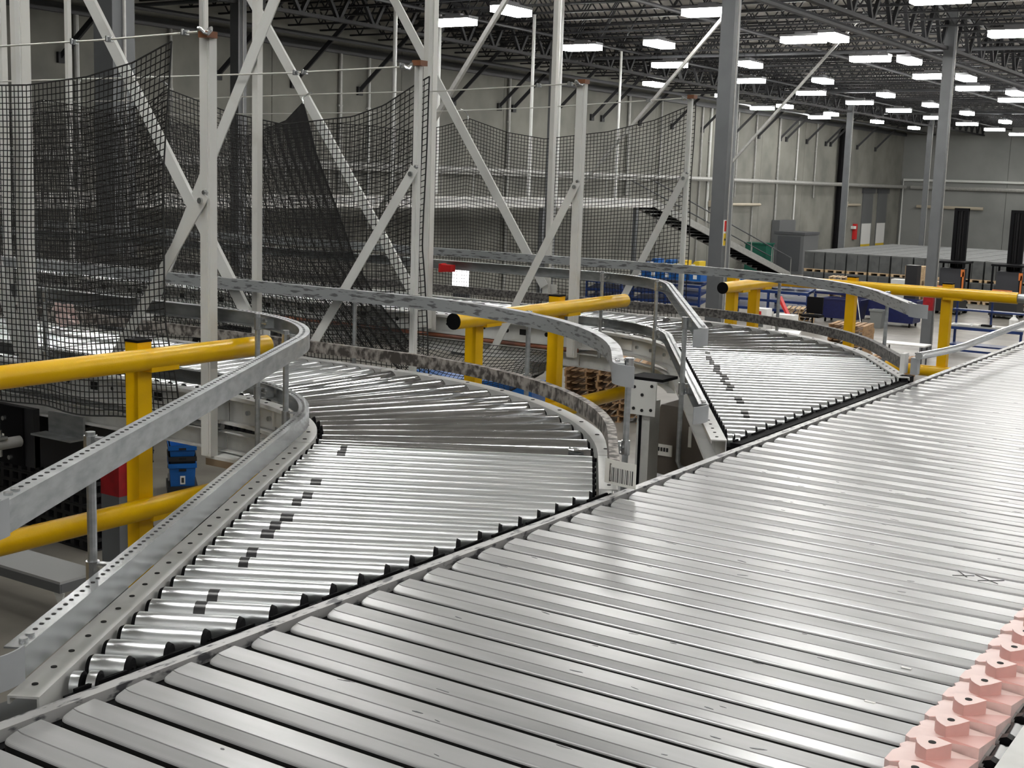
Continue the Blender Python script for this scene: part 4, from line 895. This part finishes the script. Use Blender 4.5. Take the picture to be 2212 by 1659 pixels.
# blue workbenches
def bench(x, y, w, d_, h, label, shelf=True, m='blue_steel', top='table_top'):
    t = Thing('workbench', label, 'workbench', (x, y, FZ)); z = FZ
    t.part('table_top', MB().lohi((x-w/2, y-d_/2, z+h-.05), (x+w/2, y+d_/2, z+h)), top)
    t.part('apron', MB().lohi((x-w/2, y-d_/2-.01, z+h-.14), (x+w/2, y-d_/2+.03, z+h-.05)), m)
    for a in (-1, 1):
        for b in (-1, 1): t.part('leg', MB().box((x+a*(w/2-.06), y+b*(d_/2-.05), z+(h-.05)/2), (.07, .07, h-.05)), m)
    t.part('lower_shelf', MB().lohi((x-w/2+.05, y-d_/2+.03, z+.26), (x+w/2-.05, y+d_/2-.03, z+.31)), m)
    t.part('stretcher', MB().lohi((x-w/2+.05, y-d_/2, z+.09), (x+w/2-.05, y-d_/2+.05, z+.15)), m)
    if shelf:
        for a in (-.98, 0, .98): t.part('upright', MB().box((x+a*(w/2-.05), y+d_/2-.05, z+h+.5), (.06, .06, 1.0)), m)
        for q in (.42, .9): t.part('upper_shelf', MB().lohi((x-w/2, y+d_/2-.35, z+h+q), (x+w/2, y+d_/2, z+h+q+.05)), m)
    return t
bench(-8.35, 41.5, 2.3, .8, .92, 'blue steel workbench with two shelves over its top, beside the yellow railing')
bench(-6.2, 41.9, 1.2, .8, .85, 'wooden-topped bench past the end of the blue workbench', False, 'plywood', 'plywood')
t = Thing('jug', 'white plastic jug on the blue workbench', 'jug', (-7.55, 41.33, FZ+.924)); t.part('body', MB().cyl((-7.55, 41.33, FZ+.924), (-7.55, 41.33, FZ+1.2), .14, 14).cyl((-7.55, 41.33, FZ+1.2), (-7.55, 41.33, FZ+1.3), .14, 14, r2=.04), 'white'); t.part('cap', MB().cyl((-7.55, 41.33, FZ+1.3), (-7.55, 41.33, FZ+1.35), .045, 10), 'white')
solo('tape_dispenser', MB().lohi((-8.5, 41.2, FZ+.924), (-8.2, 41.4, FZ+.98)).cyl((-8.4, 41.3, FZ+.96), (-8.4, 41.33, FZ+.96), .03, 10), 'black', 'black tape dispenser on the blue workbench', 'dispenser')
for i, (x, w) in enumerate(((-9.2, .35), (-8.05, .3), (-8.75, .2))): solo('paper_stack', MB().lohi((x, 41.15, FZ+.924), (x+w, 41.45, FZ+.95+.01*i)), 'paper', 'white papers lying on the blue workbench, %s' % ('under the broad shelf end', 'beside the white jug', 'next to the tape dispenser')[i], 'paper', 'papers on the blue workbench')
t = Thing('small_table', 'small pale table with thin legs beside the red-banded column', 'table', (-9.4, 36.9, FZ)); t.part('top', MB().lohi((-10.2, 36.6, FZ+.62), (-8.9, 37.3, FZ+.66)), 'white')
for a, b in ((-10.1, 36.7), (-9.0, 36.7), (-10.1, 37.2), (-9.0, 37.2)): t.part('leg', MB().box((a, b, FZ+.31), (.04, .04, .62)), 'steel_mid')
# blue racks with bins
def rack(x, y, w, label, levels, bins):
    t = Thing('flow_rack', label, 'rack', (x, y, FZ)); z = FZ
    for a in (-1, 0, 1):
        for b in (-.4, .4): t.part('upright', MB().box((x+a*w/2, y+b, z+.5), (.08, .08, 1.0)), 'blue_steel')
    for q in levels: t.part('shelf', MB().add([(x-w/2, y-.45, z+q), (x+w/2, y-.45, z+q), (x+w/2, y+.45, z+q+.16), (x-w/2, y+.45, z+q+.16), (x-w/2, y-.45, z+q+.10), (x+w/2, y-.45, z+q+.10), (x+w/2, y+.45, z+q+.26), (x-w/2, y+.45, z+q+.26)], [(0, 1, 2, 3), (4, 5, 6, 7), (0, 1, 5, 4), (2, 3, 7, 6), (1, 2, 6, 5), (0, 3, 7, 4)]), 'blue_steel')
    t.part('shelf_tray', MB().lohi((x-w/2, y-.40, z+levels[-1]+.10), (x+w/2, y+.3, z+levels[-1]+.13)), 'table_top')
    return t
def binbox(x, y, z, m, label, cat='bin', h=.42, w=.5):
    mb = MB(); prof = [(-w/2, 0), (-w/2, h*.6), (-w*.1, h*.6), (w*.1, h), (w/2, h), (w/2, 0)]
    mb.grid([[Vector((x+a, yy, z+b)) for a, b in prof] for yy in (y-.3, y+.3)])
    t = Thing('hopper_bin', label[0], cat, (x, y, z), label[1]); t.part('body', mb, m); t.part('front_label', MB().lohi((x-.08, y-.31, z+.08), (x+.08, y-.3, z+.24)), 'white')
rack(-22.2, 47.0, 3.0, 'long blue flow rack under the blue bins, seen between the net posts', (.25, .6, .95), True)
rack(-18.0, 47.5, 3.2, 'blue flow rack between the two yellow posts and the tall pallet stack', (.25, .6, .95), True)
rack(-24.5, 46.0, 1.6, 'short blue flow rack behind the far net', (.25, .6, .95), True)
for i in range(5): binbox(-23.42+.62*i, 46.9, FZ+1.22, 'blue_plastic', ('blue hopper bin in the lower row on the long rack, %s from the concrete wall' % ORD[i], 'blue bins in the lower row'))
for i in range(4): binbox(-22.9+.62*i, 46.9, FZ+1.65, 'yellow_bin' if i > 1 else 'blue_plastic', ('yellow hopper bin on top of the blue bins, %s the big column' % ('farther from' if i == 2 else 'next to'), 'yellow bins on top') if i > 1 else ('blue hopper bin in the upper row, %s the yellow bins' % ('away from' if i == 0 else 'touching'), 'blue bins in the upper row'), h=.36)
for i in range(5): binbox(-19.3+.62*i, 47.4, FZ+1.22, 'blue_plastic', ('blue hopper bin on the rack behind the yellow posts, %s from the big column' % ORD[i], 'blue bins behind the yellow posts'))
bench(-16.6, 49.6, 2.0, 1.0, 1.05, 'dark blue bench with drawers in front of the tall pallet stack', False, 'blue_dark')
def cart(x, y, w, d_, h, label, m='blue_dark'):
    t = Thing('bin_cart', label, 'cart', (x, y, FZ)); z = FZ+.16
    prof = [(-w/2*.86, -d_/2*.86), (w/2*.86, -d_/2*.86), (w/2*.86, d_/2*.86), (-w/2*.86, d_/2*.86)]
    rows = [[Vector((x+a, y+b, z)) for a, b in prof], [Vector((x+a/.86, y+b/.86, z+h)) for a, b in prof], [Vector((x+a/.92, y+b/.92, z+h)) for a, b in prof], [Vector((x+a*.95, y+b*.95, z+.04)) for a, b in prof]]
    t.part('tub', MB().grid(rows), m); t.part('rim', MB().lohi((x-w/2-.02, y-d_/2-.02, z+h-.05), (x+w/2+.02, y-d_/2+.02, z+h+.01)), m)
    for a in (-1, 1):
        for b in (-1, 1): t.part('caster', MB().cyl((x+a*w*.36-.02, y+b*d_*.36, FZ+.08), (x+a*w*.36+.02, y+b*d_*.36, FZ+.08), .08, 10), 'black')
cart(-15.2, 47.8, 1.6, 1.0, .75, 'dark blue tub cart behind the black chair')
cart(-13.3, 48.2, 1.8, 1.1, .85, 'dark blue tub cart behind the grey waste bin')
cart(-14.9, 50.0, 1.2, .9, .8, 'dark blue tub cart at the foot of the tall pallet stack')
t = Thing('waste_bin', 'grey square waste bin in front of the dark blue cart', 'bin', (-13.55, 46.8, FZ))
t.part('body', MB().grid([[Vector((-13.55+a*s, 46.8+b*s, z)) for a, b in ((-1, -1), (1, -1), (1, 1), (-1, 1))] for s, z in ((.18, FZ), (.24, FZ+.68), (.21, FZ+.68), (.16, FZ+.03))]), 'grey_bin'); t.part('rim', MB().lohi((-13.81, 46.54, FZ+.62), (-13.29, 46.58, FZ+.70)), 'grey_bin')
t = Thing('broom', 'broom leaning beside the grey waste bin', 'broom', (-14.1, 46.6, FZ)); t.part('handle', MB().cyl((-14.1, 46.6, FZ+.1), (-14.45, 46.9, FZ+1.25), .018, 6), 'white'); t.part('head', MB().box((-14.05, 46.55, FZ+.06), (.4, .1, .12)), 'cardboard')
t = Thing('office_chair', 'black mesh chair in front of the blue carts', 'chair', (-15.1, 44.3, FZ))
t.part('backrest', MB().lohi((-15.45, 44.5, FZ+.55), (-14.85, 44.58, FZ+1.15)), 'black'); t.part('seat', MB().lohi((-15.45, 44.0, FZ+.45), (-14.8, 44.55, FZ+.53)), 'black'); t.part('column', MB().cyl((-15.12, 44.28, FZ+.08), (-15.12, 44.28, FZ+.45), .03, 8), 'black')
for i in range(5): a = i*2*PI/5; t.part('star_leg', MB().bar((-15.12, 44.28, FZ+.1), (-15.12+.3*math.cos(a), 44.28+.3*math.sin(a), FZ+.06), .05, .04), 'black'); t.part('caster', MB().cyl((-15.12+.3*math.cos(a)-.02, 44.28+.3*math.sin(a), FZ+.035), (-15.12+.3*math.cos(a)+.02, 44.28+.3*math.sin(a), FZ+.035), .035, 8), 'black')
solo('red_chute', MB().grid([[Vector((-16.2+.7*f, 43.7+dy, FZ+.95-.95*f+.25*f*(1-f)*-1+dz)) for dy, dz in ((0, 0), (.25, 0), (.25, .16*(1-f)+.03), (0, .16*(1-f)+.03))] for f in (0, .25, .5, .75, 1)]), 'red', 'curved red chute beside the black chair', 'chute')
t = Thing('printed_carton', 'white carton with red print on the floor by the far guard rod', 'carton', (-16.5, 42.8, FZ)); t.part('box', MB().lohi((-16.8, 42.6, FZ), (-16.2, 43.1, FZ+.75)), 'white'); t.part('red_print', MB().lohi((-16.72, 42.59, FZ+.42), (-16.4, 42.6, FZ+.66)), 'red'); t.part('blue_print', MB().lohi((-16.78, 42.59, FZ+.1), (-16.3, 42.6, FZ+.36)), 'grey_lid')
t = Thing('printed_carton', 'white carton with grey print next to the red printed carton', 'carton', (-15.6, 42.8, FZ)); t.part('box', MB().lohi((-15.95, 42.6, FZ), (-15.2, 43.1, FZ+.6)), 'white'); t.part('print', MB().lohi((-15.85, 42.59, FZ+.15), (-15.5, 42.6, FZ+.45)), 'steel_mid')
# wooden crates by the containers
for i, (x, z) in enumerate(((-15.6, 0), (-14.7, 0), (-15.55, .62))): solo('wooden_crate', MB().lohi((x, 56.5, FZ+.6+z), (x+.8, 57.2, FZ+.6+z+.6)).lohi((x, 56.5, FZ if z == 0 else FZ+1.2), (x+.8, 57.2, FZ+.6 if z == 0 else FZ+1.22)), 'wood_pale', ('pale wooden crate on the upper tier of the crate pile before the containers' if z else 'pale wooden crate %s under the crate pile before the containers' % ('nearer the column' if i else 'nearer the wall')), 'crate')
# blue totes, black pallets, plate on legs, red alarm box under the near lane
def tote(x, y, z, rz, h, m, label, cards=True, open_=False, band=False):
    t = Thing('tote', label, 'tote', (x, y, z)); R = Matrix.Rotation(rz, 3, 'Z'); c = Vector((x, y, z))
    def ring(a, b, zz): return [c + R @ Vector((u*a, v*b, zz)) for u, v in ((-1, -1), (1, -1), (1, 1), (-1, 1))]
    t.part('body', MB().grid([ring(.28, .18, 0), ring(.30, .20, h), ring(.275, .175, h), ring(.26, .16, .02 if open_ else h-.03)]), m)
    t.part('rim', MB().grid([ring(.315, .215, h-.07), ring(.315, .215, h), ring(.28, .18, h), ring(.28, .18, h-.02)], cap=False), m)
    if cards:
        for u, s in (((.0, -.2, .1), 0), ((.305, 0, .1), 1)):
            q = c + R @ Vector(u); t.part('tag_card', MB().box(q, (.075, .012, .13) if s == 0 else (.012, .075, .13), M=R), 'paper'); e = c + R @ Vector((u[0]*1.03, u[1]*1.05, u[2])); t.part('tag_print', MB().box(e, (.04, .006, .08) if s == 0 else (.006, .04, .08), M=R), 'ink')
        q = c + R @ Vector((-.12, -.197, h*.72)); t.part('side_print', MB().box(q, (.22, .008, .05), M=R), 'white')
    for u in ((0, -.212, h*.72), (.312, 0, h*.72)): q = c + R @ Vector(u); t.part('hand_slot', MB().box(q, (.11, .01, .035) if u[0] == 0 else (.01, .11, .035), M=R), 'hole')
BT = (-13.72, 12.98)
solo('tote_dolly', MB().box((BT[0], BT[1], FZ+.07), (.66, .46, .14), rz=-.70), 'black_plastic', 'black dolly under the stacked blue totes', 'dolly')
tote(*BT, FZ+.14, -.70, .36, 'blue_plastic', 'large blue tote at the bottom of the stack behind the railing')
tote(*BT, FZ+.50, -.70, .11, 'black_plastic', 'flat black tote between the two blue totes', False)
tote(*BT, FZ+.61, -.70, .17, 'blue_plastic', 'open blue tote on top of the stack behind the railing', False, True)
def black_pallet():
    mb = MB()
    mb.lohi((-.6, -.5, .12), (.6, .5, .15))
    for i in range(7):
        for j in range(6): mb.lohi((-.6+i*.19, -.5+j*.18, 0), (-.6+i*.19+.07, -.5+j*.18+.08, .12))
    mb.lohi((-.6, -.5, 0), (.6, -.44, .02)); mb.lohi((-.6, .44, 0), (.6, .5, .02)); mb.lohi((-.6, -.5, 0), (-.54, .5, .02)); mb.lohi((.54, -.5, 0), (.6, .5, .02))
    return mb.mesh('plastic_pallet', 'black_plastic')
bpm = black_pallet()
def bpallets(x, y, rz, n, label, group):
    for i in range(n):
        o = bpy.data.objects.new('plastic_pallet', bpm); COL.objects.link(o); o.location = (x+random.uniform(-.02, .02), y+random.uniform(-.02, .02), FZ+H+.152*i); o.rotation_euler = (0, 0, rz); tag(o, label.replace('pallet', 'pallet, ' + ORD[i] + ' from the floor', 1), 'pallet', group)
bpallets(-12.6, 10.4, -.05, 10, 'black plastic pallet in the stack behind the red-banded column', 'black pallets behind the red-banded column')
bpallets(-14.0, 10.7, .03, 12, 'black plastic pallet in the tall stack next to the black box', 'black pallets in the tall stack')
bpallets(-15.4, 11.2, .0, 12, 'black plastic pallet in the outermost tall stack', 'black pallets in the outermost stack')
bpallets(-11.2, 11.5, .0, 4, 'black plastic pallet in the low stack under the blue totes', 'black pallets under the blue totes')
bpallets(-16.6, 17.5, .0, 14, 'black plastic pallet in the stack deep under the near lane', 'black pallets deep under the lane')
bpallets(-18.2, 18.5, .0, 14, 'black plastic pallet in the rear stack deep under the near lane', 'black pallets in the rear stack')
t = Thing('work_platform', 'grey flat platform on thin legs on the floor beside the spur', 'platform', (-11.0, 8.1, FZ)); z = FZ
t.part('top', MB().lohi((-12.1, 7.77, z+.50), (-9.97, 8.33, z+.53)), 'table_top'); t.part('apron', MB().lohi((-12.1, 7.765, z+.40), (-9.97, 7.785, z+.50)), 'grey_panel'); t.part('apron', MB().lohi((-9.985, 7.785, z+.40), (-9.965, 8.33, z+.50)), 'grey_panel')
for a, b in ((-10.02, 7.82), (-10.02, 8.28), (-12.0, 8.28), (-12.0, 7.82)):
    lg = t.part('leg', MB().box((a, b, z+.20), (.05, .05, .40)), 'white_paint'); t.part('foot', MB().lohi((a-.08, b-.04, z), (a+.08, b+.04, z+.015)), 'white_paint', parent=lg)
    t.part('gusset', MB().grid([[Vector((a+u, b-.03+v, z+.40-.0)) for u, v in ((-.09, 0), (.09, 0), (.09, .012), (-.09, .012))], [Vector((a+u, b-.03+v, z+.28)) for u, v in ((-.03, 0), (.03, 0), (.03, .012), (-.03, .012))]]), 'white_paint', parent=lg)
t = Thing('pull_box', 'small red and white call box hung beside the red-banded column', 'call box', (-10.35, 8.5, FZ+1.75)); t.part('body', MB().lohi((-10.42, 8.42, FZ+1.66), (-10.18, 8.6, FZ+1.84)), 'red_paint'); t.part('face', MB().lohi((-10.45, 8.44, FZ+1.66), (-10.42, 8.58, FZ+1.84)), 'white'); t.part('arm', MB().bar((-10.2, 8.55, FZ+1.76), (-10.08, 8.58, FZ+1.76), .03), 'steel_mid')
solo('blue_tarp', MB().box((-15.4, 23.4, FZ+.25), (3.2, .9, .5), rz=.2), 'blue_plastic', 'long blue box lying on the floor below the draped net', 'box')
t = Thing('light_box', 'glowing white twin light box seen through the far net', 'light', (-20, 29.2, FZ))
t.part('stand', MB().lohi((-20.25, 29.2, FZ), (-19.7, 29.3, -2.25)), 'steel_mid')
for x in (-20.2, -19.95): t.part('tube', MB().lohi((x, 29.1, -2.25), (x+.18, 29.3, -1.7)), 'box_glow')
# stairs and landing by the wall
t = Thing('stairs', 'steel stairs with dark open treads running down along the concrete wall', 'stairs', (-27, 62, FZ))
a = Vector((-26.6, 53.6, -.06)); b = Vector((-26.6, 71.3, FZ)); n = 24
for s in (0, -1.2):
    o = Vector((s, 0, 0)); t.part('stringer', MB().bar(a+o, b+o, .06, .34), 'pipe_grey'); t.part('handrail', MB().cyl(a+o+Vector((0, 0, 1.0)), b+o+Vector((0, 0, 1.0)), .035, 8), 'steel_mid')
    for i in range(0, n+1, 4): p = a+o+(b-a)*(i/n); t.part('baluster', MB().cyl(p, p+Vector((0, 0, 1.0)), .025, 6), 'pipe_grey')
for i in range(n): p = a+(b-a)*((i+.5)/n); t.part('tread', MB().lohi((-27.74, p.y-.36, p.z-.10), (-26.66, p.y+.36, p.z+.02)), 'black')
t = Thing('mezzanine_walkway', 'raised steel walkway along the wall at the head of the stairs', 'walkway', (-27, 40, -.2))
t.part('deck', MB().lohi((-28.6, 18, -.10), (-26.4, 53.2, .02)), 'frame_grey'); t.part('edge_beam', MB().lohi((-26.5, 18, -.28), (-26.4, 53.2, .12)), 'white_paint_worn'); t.part('handrail', MB().cyl((-26.5, 18, .95), (-26.5, 53, .95), .035, 8), 'pipe_grey')
for y in range(19, 54, 2): t.part('baluster', MB().cyl((-26.5, y, 0), (-26.5, y, .95), .025, 6), 'pipe_grey')
for y in (20, 28, 36, 44, 52): t.part('leg', MB().box((-26.6, y, (FZ-.28)/2), (.18, .18, -FZ-.28)), 'column_grey')
